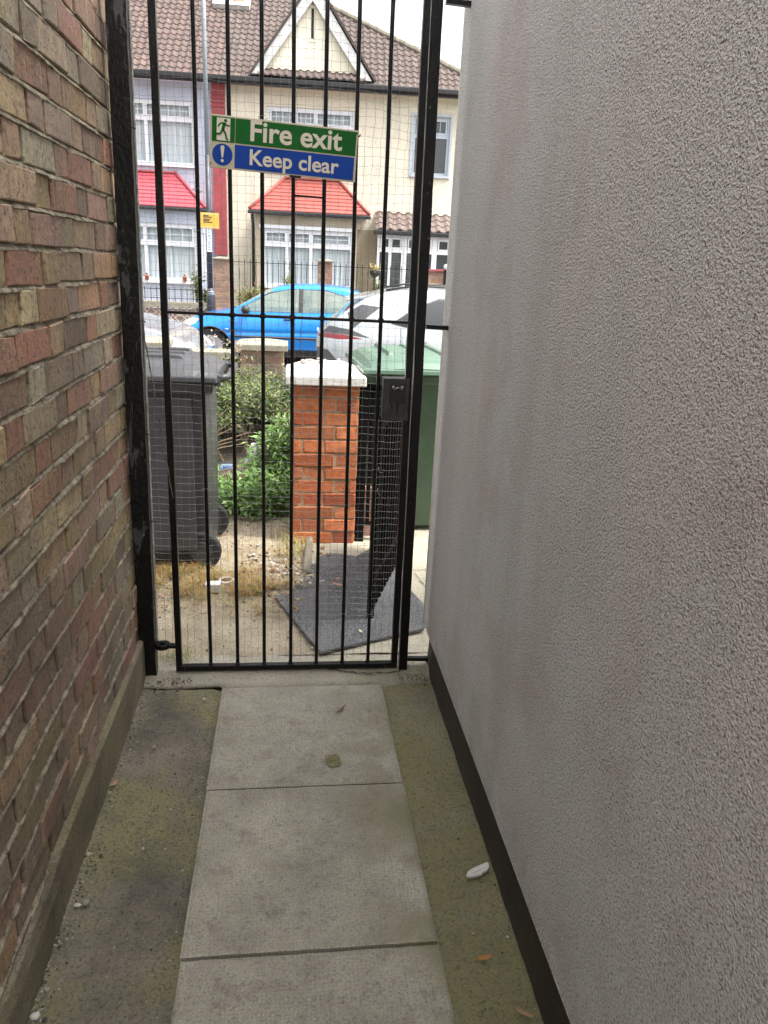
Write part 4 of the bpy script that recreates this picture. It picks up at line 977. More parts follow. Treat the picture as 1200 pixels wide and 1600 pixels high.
# ------------------------------------------------------------ houses across the street
def walls(mb, x0, x1, z0, z1, y0, y1, ops, mi=0):
    xs = sorted({x0, x1, *[o[0] for o in ops], *[o[1] for o in ops]})
    xs = [x for x in xs if x0 <= x <= x1]
    for a, b in zip(xs[:-1], xs[1:]):
        zz = sorted([(o[2], o[3]) for o in ops if o[0] <= a + 1e-6 and o[1] >= b - 1e-6]); z = z0
        for lo, hi in zz:
            if lo > z: mb.box((a, y0, z), (b, y1, lo), mi)
            z = hi
        if z < z1: mb.box((a, y0, z), (b, y1, z1), mi)
def window(par, x0, x1, z0, z1, y, lights, transom=None, fm=None, pane=None, curtain=True, bars=3, rows=1, sill=True, name='window'):
    fm = fm or M['upvc']; pane = pane or M['pane']; t = .06
    mb = MB(); yf = y + .04
    mb.box((x0, yf, z0), (x0 + t, yf + .06, z1)); mb.box((x1 - t, yf, z0), (x1, yf + .06, z1)); mb.box((x0 + t, yf, z0), (x1 - t, yf + .06, z0 + t)); mb.box((x0 + t, yf, z1 - t), (x1 - t, yf + .06, z1))
    edges = [x0 + t] + [x for x in lights] + [x1 - t]
    for x in lights: mb.box((x - .035, yf + .002, z0 + t), (x + .035, yf + .058, z1 - t))
    if transom: mb.box((x0 + t, yf - .004, transom - .04), (x1 - t, yf + .054, transom + .04))
    if sill: mb.box((x0 - .03, y - .06, z0 - .05), (x1 + .03, y + .05, z0))
    w_ = mb.build(name, fm, par, bevel=.004)
    if transom and bars:
        mb = MB()
        for a, b in zip(edges[:-1], edges[1:]):
            # casement edge and glazing bars of the top lights
            lo, hi = transom + .04, z1 - t
            mb.box((a + .01, yf - .012, lo + .0), (b - .01, yf + .0, lo + .035)); mb.box((a + .01, yf - .012, hi - .035), (b - .01, yf, hi)); mb.box((a + .01, yf - .012, lo + .035), (a + .045, yf, hi - .035)); mb.box((b - .045, yf - .012, lo + .035), (b - .01, yf, hi - .035))
            for k in range(1, bars): xx = a + (b - a) * k / bars; mb.box((xx - .007, yf + .012, lo + .035), (xx + .007, yf + .02, hi - .035))
            for k in range(1, rows + 1): zz = lo + (hi - lo) * k / (rows + 1); mb.box((a + .045, yf + .013, zz - .006), (b - .045, yf + .021, zz + .006))
        mb.build('casement', fm, w_)
    mb = MB(); mb.box((x0 + t - .01, yf + .030, z0 + t - .01), (x1 - t + .01, yf + .036, z1 - t + .01)); mb.build('pane', pane, w_)
    if curtain:
        mb = MB(); vs = []; n = int((x1 - x0) / .02)
        for i in range(n + 1):
            x = x0 + .02 + (x1 - x0 - .04) * i / n; yy = y + .135 + .018 * sin(x * 58) + .012 * nz(x, 0, 0, 12)
            vs += [(x, yy, z0 + .02), (x, yy + .01, z1 - .02)]
        mb.add(vs, [(2 * i, 2 * i + 2, 2 * i + 3, 2 * i + 1) for i in range(n)]); mb.build('curtain', M['curtain'], w_, smooth=True)
    return w_
RT = .84
def roofz(yl): return 5.25 + RT * (yl + .3)
def tiles(mb, xl, xr, y0, y1, zf, pal, wave=.155, course=.172, amp=.024, seed=0, xr_fn=None, xl_fn=None, dir_=1):
    rr = random.Random(seed); rows = int((y1 - y0) / course) + 1
    for r in range(rows):
        ya = y0 + r * course; yb = min(ya + course + .02, y1 + .02)
        L_ = xl_fn((ya + yb) / 2) if xl_fn else xl; R_ = xr_fn((ya + yb) / 2) if xr_fn else xr
        if R_ - L_ < .05: continue
        n = max(2, int((R_ - L_) / .031)); vs = []
        for i in range(n + 1):
            x = L_ + (R_ - L_) * i / n; h = amp * sin(2 * pi * x / wave) + .004 * nz(x, r, seed, 3); h = h if h > -amp * .4 else -amp * .4
            vs += [(x, ya + .05, zf(ya + .05) - .03), (x, ya - .02, zf(ya - .02) + h + .018), (x, ya - .02, zf(ya - .02) + h + .040), (x, yb, zf(yb) + h + .008)]
        o = len(mb.v); cols = {}
        for i in range(n):
            x = L_ + (R_ - L_) * (i + .5) / n; key = int(x / wave + 100)
            if key not in cols: k = rr.uniform(.72, 1.25); b = rr.choice(pal); cols[key] = tuple(q * k for q in b)
            for q in (0, 1, 2):
                s_ = 4 * i + q; mb.f.append((o + s_, o + s_ + 4, o + s_ + 5, o + s_ + 1)); mb.m.append(0); mb.c.append(cols[key])
        mb.v.extend(vs)
palL = [(.115, .065, .055), (.09, .052, .045), (.135, .08, .068)]; palC = [(.095, .064, .055), (.075, .053, .047), (.12, .083, .07), (.09, .07, .062)]
def bay_roof(par, xl, xr, txl, txr, zt, zb, dep, mat, n=7):
    mb = MB()
    for k in range(n):
        a, b = k / n, (k + 1) / n
        def P(t, side):
            x = (xl + (txl - xl) * t) if side == 0 else (xr + (txr - xr) * t); return (x, -dep + dep * t, zb + (zt - zb) * t)
        p, q, r_, s_ = P(a, 0), P(a, 1), P(b, 1), P(b, 0); up = .016
        mb.add([(p[0], p[1] - .008, p[2]), (q[0], q[1] - .008, q[2]), (q[0], q[1] - .008, q[2] + up), (p[0], p[1] - .008, p[2] + up), s_, r_], [(0, 1, 2, 3), (3, 2, 5, 4)])
    # hipped sides
    mb.add([(xr, -dep, zb), (xr, 0, zb), (txr, 0, zt)], [(0, 1, 2)]); mb.add([(xl, -dep, zb), (txl, 0, zt), (xl, 0, zb)], [(0, 1, 2)])
    mb.add([(xl, -dep, zb - .01), (xr, -dep, zb - .01), (xr, 0, zb - .01), (xl, 0, zb - .01)], [(0, 1, 2, 3)])
    r = mb.build('bay_roof', mat, par)
    mb = MB(); mb.tube([(xr, -dep - .01, zb + .02), (txr, .0, zt + .03)], .035, 8); mb.tube([(xl, -dep - .01, zb + .02), (txl, .0, zt + .03)], .035, 8); mb.tube([(txl, -.02, zt + .02), (txr, -.02, zt + .02)], .03, 6); mb.build('hip_tiles', mat, r, smooth=True)
    mb = MB(); mb.box((xl - .03, -dep - .10, zb - .085), (xr + .03, -dep + .0, zb - .012)); mb.build('bay_gutter', M['gutter'], par, bevel=.02)
    return r
# left house (lilac)
lh = sthing('terraced_house', 'lilac pebbledashed house with a red tiled bay roof, on the left', 'house', 0, 0, 0)
mb = MB(); walls(mb, -9.0, -1.60, -.2, 5.3, 0, .22, [(-4.7, -2.16, 3.46, 4.76), (-8.2, -6.6, 3.46, 4.76)]); mb.box((-9, .9, -.2), (-1.6, 8, 5.2)); mb.build('wall', M['lilac'], lh)
mb = MB(); walls(mb, -4.75, -1.90, -.2, 2.47, -.90, -.72, [(-4.6, -2.02, .99, 2.19)]); mb.box((-2.06, -.72, -.2), (-1.90, 0, 2.47)); mb.box((-4.75, -.72, -.2), (-4.6, 0, 2.47)); mb.build('bay_wall', M['lilac'], lh)
window(lh, -4.7, -2.16, 3.46, 4.76, 0, [-3.9, -3.22], 4.38, bars=4)
window(lh, -4.6, -2.02, .99, 2.19, -.90, [-3.9, -3.14], 1.76, bars=4)
mb = MB(); mb.box((-4.72, -.955, .93), (-1.93, -.895, .985)); mb.build('sill', M['upvc'], lh)
bay_roof(lh, -4.9, -1.80, -4.0, -2.62, 3.28, 2.53, .98, M['pinkpaint'], 9)
mb = MB(); tiles(mb, -9, -1.50, -.36, 3.3, roofz, palL, seed=1); rf = mb.build('roof', M['tiles_l'], lh)
mb = MB(); y0 = 1.82; y1 = 2.75
def RP(x, y, h): return (x, y - .64 * h, roofz(y) + .77 * h)
mb.hexa([RP(-1.95, y0, .02), RP(-1.10, y0, .02), RP(-1.10, y1, .02), RP(-1.95, y1, .02), RP(-1.95, y0, .13), RP(-1.10, y0, .13), RP(-1.10, y1, .13), RP(-1.95, y1, .13)]); sk = mb.build('roof_window', M['boards'], rf)
mb = MB(); mb.hexa([RP(-1.83, y0 + .14, .132), RP(-1.22, y0 + .14, .132), RP(-1.22, y1 - .1, .132), RP(-1.83, y1 - .1, .132), RP(-1.83, y0 + .14, .14), RP(-1.22, y0 + .14, .14), RP(-1.22, y1 - .1, .14), RP(-1.83, y1 - .1, .14)]); mb.build('pane', M['terracotta'], sk)
mb = MB(); mb.box((-9, -.47, 5.13), (-1.575, -.36, 5.23)); mb.box((-9, -.36, 5.08), (-1.575, -.33, 5.24)); mb.build('gutter', M['gutter'], lh, bevel=.02)
mb = MB(); mb.box((-9, -.33, 5.13), (-1.575, 0, 5.17)); mb.build('soffit', M['upvc'], lh)
mb = MB(); mb.tube([(-1.80, -.97, 2.44), (-1.80, -.90, 2.3), (-1.80, -.80, 2.2), (-1.80, -.80, 0)], .036, 8); mb.build('downpipe', M['gutter'], lh, smooth=True)
mb = MB(); mb.box((-1.75, -.13, 1.58), (-1.47, -.002, 5.12));
for zz in (4.90, 4.82, 4.74, 4.66): mb.box((-1.77, -.155, zz), (-1.45, -.132, zz + .03))
mb.build('pilaster', M['redpaint'], lh, bevel=.01)
# centre house (cream)
ch = sthing('terraced_house', 'cream house with a white-edged gable, red bay roof and brown porch roof', 'house', 0, 0, 0)
mb = MB(); walls(mb, -1.595, 4.35, 2.3, 5.3, 0, .22, [(-.56, 1.40, 3.46, 4.77), (2.72, 3.56, 3.54, 4.76)]); mb.box((-1.59, .9, -.2), (4.33, 8, 5.2)); mb.build('wall', M['creamwall'], ch)
mb = MB(); walls(mb, -1.595, 4.35, -.2, 2.298, 0, .22, [(2.0, 4.2, -.1, 2.25)]); mb.build('lower_wall', M['beige'], ch)
mb = MB(); walls(mb, -1.59, -.8, -.2, 2.6, -.006, 0, []); mb.build('wall', M['creamwall'], ch)
mb = MB(); walls(mb, -.74, 1.50, -.2, 2.47, -.90, -.72, [(-.60, 1.42, .98, 2.20)]); mb.box((-.74, -.72, -.2), (-.60, 0, 2.47)); mb.box((1.36, -.72, -.2), (1.50, 0, 2.47)); mb.build('bay_wall', M['beige'], ch)
mb = MB(); mb.box((-.66, -.925, 2.20), (1.48, -.90, 2.27)); mb.build('lintel', M['upvc'], ch)
window(ch, -.60, 1.42, .98, 2.20, -.90, [-.05, .48], 1.86, bars=3)
window(ch, -.56, 1.40, 3.46, 4.77, 0, [.08, .52], 4.40, bars=4)
window(ch, 2.72, 3.56, 3.54, 4.76, 0, [3.17], 4.36, fm=M['greyframe'], pane=M['panedark'], bars=2, rows=0)
mb = MB(); mb.box((2.67, -.03, 3.48), (2.72, 0, 4.81)); mb.box((3.56, -.03, 3.48), (3.61, 0, 4.81)); mb.box((2.72, -.03, 4.76), (3.56, 0, 4.81)); mb.build('window_surround', M['greyframe'], ch)
bay_roof(ch, -.86, 1.76, -.14, 1.06, 3.30, 2.56, .98, M['pinktile2'], 9)
def hipx(yl): return 4.5 - 1.512 * (yl + .3)
mb = MB(); tiles(mb, -1.498, 4.5, -.36, 3.3, roofz, palC, seed=2, xr_fn=hipx); rf = mb.build('roof', M['tiles_c'], ch)
mb = MB(); mb.add([(4.5, -.33, 5.24), (4.5, 8, 5.24), (-.95, 3.3, 8.26), (-.95, 5, 8.26)], [(0, 1, 3, 2)]); mb.build('roof_side', M['tiles_c'], rf)
mb = MB(); pts = [(hipx(y), y, roofz(y) + .03 + (.012 if k % 2 else 0)) for k, y in enumerate([-.36 + q * .0925 for q in range(41)])]; mb.tube(pts, .07, 8); mb.build('hip_tiles', M['greycap'], rf)
mb = MB(); mb.box((-1.573, -.47, 5.13), (4.52, -.36, 5.23)); mb.box((-1.573, -.36, 5.08), (4.52, -.33, 5.24)); mb.build('gutter', M['gutter'], ch, bevel=.02)
mb = MB(); mb.box((-1.573, -.33, 5.13), (4.5, 0, 5.17)); mb.build('soffit', M['beige'], ch)
# gable
ax, az, bl_, br_, bz = .435, 7.08, -.86, 1.73, 5.30
gb = MB(); gb.prism([(bl_ + .12, bz + .1), (br_ - .12, bz + .1), (ax, az - .14)], 'xz', -.30, -.10); gw = gb.build('gable', M['creamwall'], ch)
mb = MB()
def band(xa, za, xb, zb, wd, y0, y1):
    L = sqrt((xb - xa) ** 2 + (zb - za) ** 2); nx_, nz_ = (zb - za) / L * wd, -(xb - xa) / L * wd
    mb.prism([(xa, za), (xb, zb), (xb - nx_, zb - nz_), (xa - nx_, za - nz_)], 'xz', y0, y1)
mb.prism([(bl_, bz), (bl_ + .22, bz), (ax + .0, az - .36), (ax, az)], 'xz', -.40, -.36)
mb.prism([(br_, bz), (ax, az), (ax + .0, az - .36), (br_ - .22, bz)], 'xz', -.401, -.361); mb.build('bargeboard', M['boards'], gw)
mb = MB(); mb.add([(bl_ - .05, -.42, bz), (ax, -.42, az + .04), (ax, 2.2, az + .04), (bl_ - .05, 0.1, bz)], [(0, 1, 2, 3)]); mb.add([(br_ + .05, -.42, bz), (ax, -.42, az + .04), (ax, 2.2, az + .04), (br_ + .05, 0.1, bz)], [(0, 3, 2, 1)])
gr_ = mb.build('gable_roof', M['tiles_c'], gw); s_ = gr_.modifiers.new('thickness', 'SOLIDIFY'); s_.thickness = .05; s_.offset = 1
mb = MB(); mb.box((ax - .08, -.312, 6.62), (ax + .08, -.299, 6.66)); mb.box((ax - .08, -.312, 5.98), (ax + .08, -.299, 6.02)); mb.build('slot_surround', M['creamwall'], gw)
mb = MB(); mb.box((ax - .028, -.306, 6.05), (ax + .028, -.298, 6.60)); mb.build('slot', M['void'], gw)
mb = MB(); tiles(mb, bl_ + .15, br_ - .15, -.46, -.30, lambda y: 5.27 + .9 * (y + .46), palC, seed=5, course=.16); mb.build('skirt_tiles', M['tiles_c'], gw)
mb = MB(); mb.tube([(-.80, -.97, 2.46), (-.80, -.90, 2.36), (-.80, -.80, 2.28), (-.80, -.80, 0)], .034, 8); mb.build('downpipe', M['gutter'], ch, smooth=True)
# porch
mb = MB(); tiles(mb, 1.93, 4.4, -.68, .02, lambda y: 2.29 + .58 * (y + .68), [(.16, .11, .095), (.12, .09, .08), (.19, .14, .12)], seed=7, wave=.22, course=.22, amp=.03); pr = mb.build('porch_roof', M['tiles_p'], ch)
mb = MB(); mb.box((1.88, -.74, 2.20), (4.42, -.66, 2.285)); mb.build('porch_gutter', M['gutter'], ch, bevel=.015)
mb = MB(); mb.box((1.96, -.60, 0), (4.4, -.55, .35)); mb.build('porch_plinth', M['beige'], ch)
window(ch, 1.98, 2.60, .35, 2.20, -.60, [2.28], 1.86, pane=M['pane'], curtain=False, bars=1, rows=0, sill=False, name='porch_window')
window(ch, 2.60, 3.30, .10, 2.20, -.62, [], 1.86, pane=M['panedark'], curtain=False, bars=2, rows=0, sill=False, name='porch_door')
window(ch, 3.30, 4.40, .35, 2.20, -.60, [3.85], 1.86, pane=M['panedark'], curtain=False, bars=2, rows=0, sill=False, name='porch_window')
mb = MB(); mb.box((2.70, -.60, .2), (3.22, -.585, 1.30)); dr = mb.build('door_panel', M['trim'], ch, bevel=.004)
mb = MB(); mb.tube([(2.86 + .05 * cos(a), -.61, 1.16 + .045 * sin(a)) for a in [q * pi / 8 for q in range(17)]], .012, 6); mb.build('door_knocker', M['upvc'], dr, smooth=True)
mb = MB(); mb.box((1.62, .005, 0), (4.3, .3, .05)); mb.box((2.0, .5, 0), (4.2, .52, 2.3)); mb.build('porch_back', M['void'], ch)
# dark room backs
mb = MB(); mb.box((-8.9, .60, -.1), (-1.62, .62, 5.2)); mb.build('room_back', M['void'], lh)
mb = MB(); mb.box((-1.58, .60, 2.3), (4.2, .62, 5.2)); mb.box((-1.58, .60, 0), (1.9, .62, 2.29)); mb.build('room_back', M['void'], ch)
nh = sthing('terraced_house', 'plain beige house further right, hidden behind the rendered wall in the photo', 'house', 0, 0, 0)
mb = MB(); walls(mb, 6.3, 14, -.2, 5.3, 0, .22, [(7.2, 9.0, .9, 2.2), (7.2, 9.0, 3.5, 4.75), (11, 12.6, .9, 2.2), (11, 12.6, 3.5, 4.75)]); mb.box((6.3, .9, -.2), (14, 8, 5.2)); mb.box((6.28, .02, -.2), (6.32, .92, 5.2)); mb.build('wall', M['beige'], nh)
for q_ in ((7.2, 9.0), (11, 12.6)):
    for z_ in (.9, 3.5): window(nh, q_[0], q_[1], z_, z_ + 1.28, 0, [sum(q_) / 2], z_ + .9, bars=3)
mb = MB(); tiles(mb, 6.2, 14, -.36, 3.3, roofz, palC, seed=11, wave=.31, course=.3); rf_ = mb.build('roof', M['tiles_c'], nh)
mb = MB(); mb.add([(6.3, -.3, 5.2), (6.3, 3.3, 8.2), (6.3, 7, 5.2)], [(0, 1, 2)]); mb.add([(6.2, 3.3, 8.26), (14, 3.3, 8.26), (14, 7, 5.2), (6.2, 7, 5.2)], [(0, 1, 2, 3)]); mb.build('gable_end', M['beige'], nh)
# flower pots
for k, (x, lab) in enumerate(((-3.13, 'left terracotta pot on the white bay sill of the lilac house'), (-2.30, 'right terracotta pot on the white bay sill of the lilac house'))):
    t = sthing('flower_pot', lab, 'flower pot', x, -.955, .985, 'terracotta pots on the bay sill')
    mb = MB(); mb.tube([(0, 0, 0), (0, 0, .085), (0, 0, .086), (0, 0, .11)], [.035, .048, .054, .054], 14); mb.build('pot', M['terracotta'], t, smooth=True)
    mb = MB(); mb.keep = True; rr = random.Random(k)
    for q in range(40): leaf_quad(mb, Vector((0, 0, .11)), Vector((rr.gauss(0, .5), rr.gauss(0, .5), 1)), Vector((1, 0, 0)), .06, .012, (.2, .24, .07))
    mb.build('plant', M['leaf'], t)

# ------------------------------------------------------------ far front walls and railings
fw = sthing('screen_block_wall', 'low patterned screen block wall in front of the lilac house', 'wall', 0, -2.0, 0)
mb = MB(); bs = .295
x = -4.6
while x < -1.6:
    for z in (-.12 + 0, -.12 + bs, ):
        c_ = (x + bs / 2, z + bs / 2)
        for s_ in range(4):
            a = s_ * pi / 2; qx, qz = c_[0] + bs / 2 * cos(a + pi / 4) * 1.41, c_[1] + bs / 2 * sin(a + pi / 4) * 1.41
            pts = []
            for q in range(7):
                b = a + pi + q / 6 * pi / 2; pts.append((qx + cos(b) * bs * .48, 0, qz + sin(b) * bs * .48))
            mb.tube(pts, .016, 4)
        mb.tube([(c_[0] - bs / 2, 0, c_[1] - bs / 2), (c_[0] + bs / 2, 0, c_[1] + bs / 2)], .013, 4); mb.tube([(c_[0] + bs / 2, 0.002, c_[1] - bs / 2), (c_[0] - bs / 2, 0.002, c_[1] + bs / 2)], .013, 4)
    x += bs
mb.build('pattern_blocks', M['blocks'], fw)
mb = MB(); mb.box((-5, -.06, .475), (-1.55, .10, .60)); mb.build('coping', M['greycap'], fw, bevel=.01)
mb = MB(); mb.box((-5, .12, -.1), (-1.55, .16, .45)); mb.build('backing', M['blocks'], fw)
def railing(par_label, x0, x1, z0, z1, yl, sp, finial=.07, posts=()):
    t = sthing('iron_railing', par_label, 'railing', 0, yl, 0)
    mb = MB(); mb.box((x0, -.006, z1 - .012), (x1, .006, z1)); mb.box((x0, -.006, z0), (x1, .006, z0 + .012)); mb.build('rail', M['blackm'], t)
    n = int((x1 - x0) / sp)
    for k in range(min(n + 1, 60)):
        x = x0 + k * sp; mb = MB(); mb.tube([(x, 0, z0 - .12), (x, 0, z1 + finial - .03), (x, 0, z1 + finial)], [.007, .007, .001], 6); mb.build('bar', M['blackm'], t)
    return t
railing('short black spiked railing on the coping of the screen block wall', -4.2, -1.66, .66, .855, -1.98, .125, .05)
railing('tall black spiked railing in front of the cream house', -1.10, 3.02, .55, 1.47, -1.98, .118, .07)
pier('reddish brown brick pier under the red pilaster, between the two railings', -1.50, -1.17, -2.12, 1.49, .03, SW, [(.33, .17, .12), (.28, .15, .11), (.38, .22, .16), (.25, .14, .11)], M['greycap'], 'brick piers of the far front gardens')
pier('red brick pier halfway along the tall railing', .68, .97, -2.12, 1.53, .04, SW, [(.36, .15, .11), (.3, .13, .1)], M['greycap'], 'brick piers of the far front gardens')
t = sthing('brick_wall', 'red brick front wall at the right end of the tall railing', 'wall', 3.02, -2.1, 0)
mb = MB(); brickwork(mb, (0, 0, -.05), (1, 0, 0), (0, 0, 1), (0, -1, 0), .75, 1.5, [(.45, .22, .15), (.38, .18, .13), (.5, .27, .18)], course=.075, seed=61, jit=.002); mb.build('brickwork', M['obrick'], t)
mb = MB(); mb.box((0, .004, -.05), (.75, .2, 1.45)); mb.build('mortar', M['mortar'], t)
mb = MB(); mb.box((-.03, -.04, 1.452), (.78, .24, 1.50)); mb.build('coping', M['redpaint'], t, bevel=.01)
t = sthing('gate_post', 'black post with a white ball finial beside the red brick front wall', 'gate post', 3.36, -2.25, 0)
mb = MB(); mb.box((-.045, -.045, -.05), (.045, .045, 1.50)); mb.build('post', M['blackm'], t, bevel=.005)
mb = MB(); mb.tube([(0, 0, 1.50), (0, 0, 1.515), (0, 0, 1.54), (0, 0, 1.575), (0, 0, 1.60), (0, 0, 1.612)], [.03, .045, .06, .06, .04, .005], 14); mb.build('finial', M['whitecap'], t, smooth=True)
fw2 = sthing('garden_wall', 'low wall carrying the tall railing in front of the cream house', 'wall', 0, -2.0, 0)
mb = MB(); brickwork(mb, (-1.16, -.08, -.1), (1, 0, 0), (0, 0, 1), (0, -1, 0), 4.15, .52, [(.3, .16, .12), (.26, .14, .11)], course=.075, seed=62, jit=.002); mb.build('brickwork', M['obrick'], fw2)
mb = MB(); mb.box((-1.16, -.076, -.1), (2.98, .09, .41)); mb.build('mortar', M['mortar'], fw2); mb = MB(); mb.box((-1.16, -.10, .412), (2.98, .11, .45)); mb.build('coping', M['greycap'], fw2)
# basket, plants
t = sthing('flower_basket', 'basket of yellow flowers above the tall railing near the porch', 'flower basket', 1.88, -1.86, 0)
mb = MB(); mb.tube([(0, 0, 1.28), (0, 0, 1.33), (0, 0, 1.42)], [.05, .10, .12], 12); mb.build('basket', M['trim'], t, smooth=True)
mb = MB(); mb.keep = True; rr = random.Random(4)
for q in range(300): leaf_quad(mb, Vector((rr.gauss(0, .07), rr.gauss(0, .07), 1.45 + rr.gauss(0, .045))), Vector((rr.gauss(0, 1), rr.gauss(0, 1), rr.gauss(.3, .6))), Vector((0, 0, 1)), .05, .014, rr.choice([(.6, .5, .15), (.7, .6, .4), (.3, .36, .12), (.55, .4, .15)]))
mb.build('flowers', M['leaf'], t)
mb = MB(); mb.tube([(0, 0, 1.3), (0, 0, 0)], .012, 6); mb.build('stand', M['blackm'], t)
def splant(name, label, x, y, z, r, h, n, cols, L=.07, wd=.016, grp=None):
    t = sthing(name, label, 'plant', x, y, 0, grp); mb = MB(); mb.keep = True; rr = random.Random(int(x * 31) + n); sm = MB()
    for q in range(9):
        a = rr.uniform(0, 2 * pi); d = r * rr.random(); sm.tube([(0, 0, -.05), (cos(a) * d * .5, sin(a) * d * .5, z), (cos(a) * d, sin(a) * d, z + h * .4)], [.012, .008, .004], 5)
    for q in range(n): leaf_quad(mb, Vector((rr.gauss(0, r * .55), rr.gauss(0, r * .5), z + rr.gauss(0, h * .4))), Vector((rr.gauss(0, 1), rr.gauss(0, 1), rr.gauss(.4, .7))), Vector((rr.gauss(0, .4), 0, 1)), L * rr.uniform(.6, 1.3), wd, tuple(c * rr.uniform(.7, 1.3) for c in rr.choice(cols)))
    mb.build('foliage', M['leaf'], t); sm.build('stems', M['twig'], t); return t
splant('rose_bush', 'tall thin rose bush with pale pink flowers beside the lilac bay', -1.92, -1.75, .95, .12, .42, 420, [(.16, .26, .08), (.22, .32, .12), (.2, .3, .1), (.62, .42, .40)])
splant('garden_bush', 'yellow green bush behind the left end of the tall railing', -.72, -1.70, .72, .34, .26, 1600, [(.20, .24, .06), (.30, .30, .08), (.14, .19, .06), (.38, .20, .14)])
splant('garden_plant', 'bright green spiky plant in front of the cream bay window', .02, -1.6, 1.02, .10, .3, 260, [(.25, .36, .1), (.4, .42, .12)], .1, .012)
splant('garden_plant', 'spiky green plant under the flower basket', 1.98, -1.7, 1.05, .07, .2, 160, [(.3, .34, .12), (.4, .38, .2)], .12, .012)
splant('garden_plant', 'yellow green plant low beside the foot of the lamp post', -1.72, -1.8, .70, .14, .16, 500, [(.34, .40, .08), (.26, .34, .08)])

# ------------------------------------------------------------ lamp post and notice
t = sthing('lamp_post', 'slim grey street lamp post with a dark base in front of the lilac house', 'lamp post', -1.36, -3.40, 0)
mb = MB(); mb.tube([(0, 0, .95), (.0, 0, 3.3)], [.046, .044], 16); mb.build('lower_shaft', M['poledark'], t, smooth=True)
mb = MB(); mb.tube([(0, 0, 3.3), (.0, 0, 7.2)], [.042, .036], 16); mb.build('upper_shaft', M['polegrey'], t, smooth=True)
mb = MB(); mb.tube([(0, 0, -.12), (0, 0, .80), (0, 0, .88), (0, 0, .96)], [.085, .085, .075, .048], 18); bs_ = mb.build('base', M['poledark'], t, smooth=True)
mb = MB(); mb.tube([(0, 0, .82), (0, 0, .90)], [.086, .07], 18); mb.build('collar', M['polegrey'], bs_, smooth=True)
mb = MB(); mb.box((-.04, -.052, 1.62), (.05, -.044, 2.13)); mb.box((-.036, -.0525, 1.86), (.046, -.052, 1.87), 1)
for k in range(6): mb.box((-.02, -.0526, 1.66 + k * .03), (.03 - (k % 2) * .012, -.052, 1.672 + k * .03), 1) if k < 5 else None
for k in range(4): mb.box((-.02, -.0526, 1.90 + k * .05), (.03 - (k % 3) * .01, -.052, 1.915 + k * .05), 1)
mb.build('white_plate', [M['upvc'], M['ink']], t)
mb = MB(); mb.tube([(0, 0, 7.2), (.1, -.3, 7.35), (.2, -.7, 7.4)], .035, 8); mb.tube([(.2, -.6, 7.42), (.3, -1.0, 7.45)], [.09, .07], 10); mb.build('lantern', M['polegrey'], t, smooth=True)
t = sthing('yellow_notice', 'small yellow notice strapped to the lamp post', 'notice', -1.335, -3.455, 2.175)
mb = MB(); mb.box((-.17, -.004, -.14), (.17, .004, .14)); mb.build('board', M['yellow'], t)
mb = MB()
for z_, a, b in ((.085, -.12, -.02), (.06, -.12, .04), (.025, -.12, .02), (0, -.12, -.01), (-.03, -.12, .05)): mb.box((a, -.0052, z_ - .009), (b, -.0042, z_ + .009))
mb.build('print', M['ink'], t)
mb = MB(); mb.box((-.15, -.0052, -.12), (.15, -.0042, -.112)); mb.box((-.15, -.0052, .112), (.15, -.0042, .12)); mb.build('border', M['signwhite'], t)

# ------------------------------------------------------------ cars
def interp(pts, x):
    if x <= pts[0][0]: return pts[0][1]
    for (a, b), (c, d) in zip(pts[:-1], pts[1:]):
        if x <= c:
            t = (x - a) / (c - a); return b + (d - b) * t
    return pts[-1][1]
def smoothed(pts, w_=.10):
    return lambda x: sum(interp(pts, x + o * w_) * k for o, k in ((-1, .2), (-.5, .2), (0, .2), (.5, .2), (1, .2)))
def inpoly(x, y, P):
    r = False; j = len(P) - 1
    for i in range(len(P)):
        if ((P[i][1] > y) != (P[j][1] > y)) and x < (P[j][0] - P[i][0]) * (y - P[i][1]) / (P[j][1] - P[i][1]) + P[i][0]: r = not r
        j = i
    return r
def grow(P, k):
    cx_, cy_ = sum(p[0] for p in P) / len(P), sum(p[1] for p in P) / len(P); out = []
    for x, y in P:
        d = sqrt((x - cx_) ** 2 + (y - cy_) ** 2); out.append((x + (x - cx_) / d * k, y + (y - cy_) / d * k))
    return out
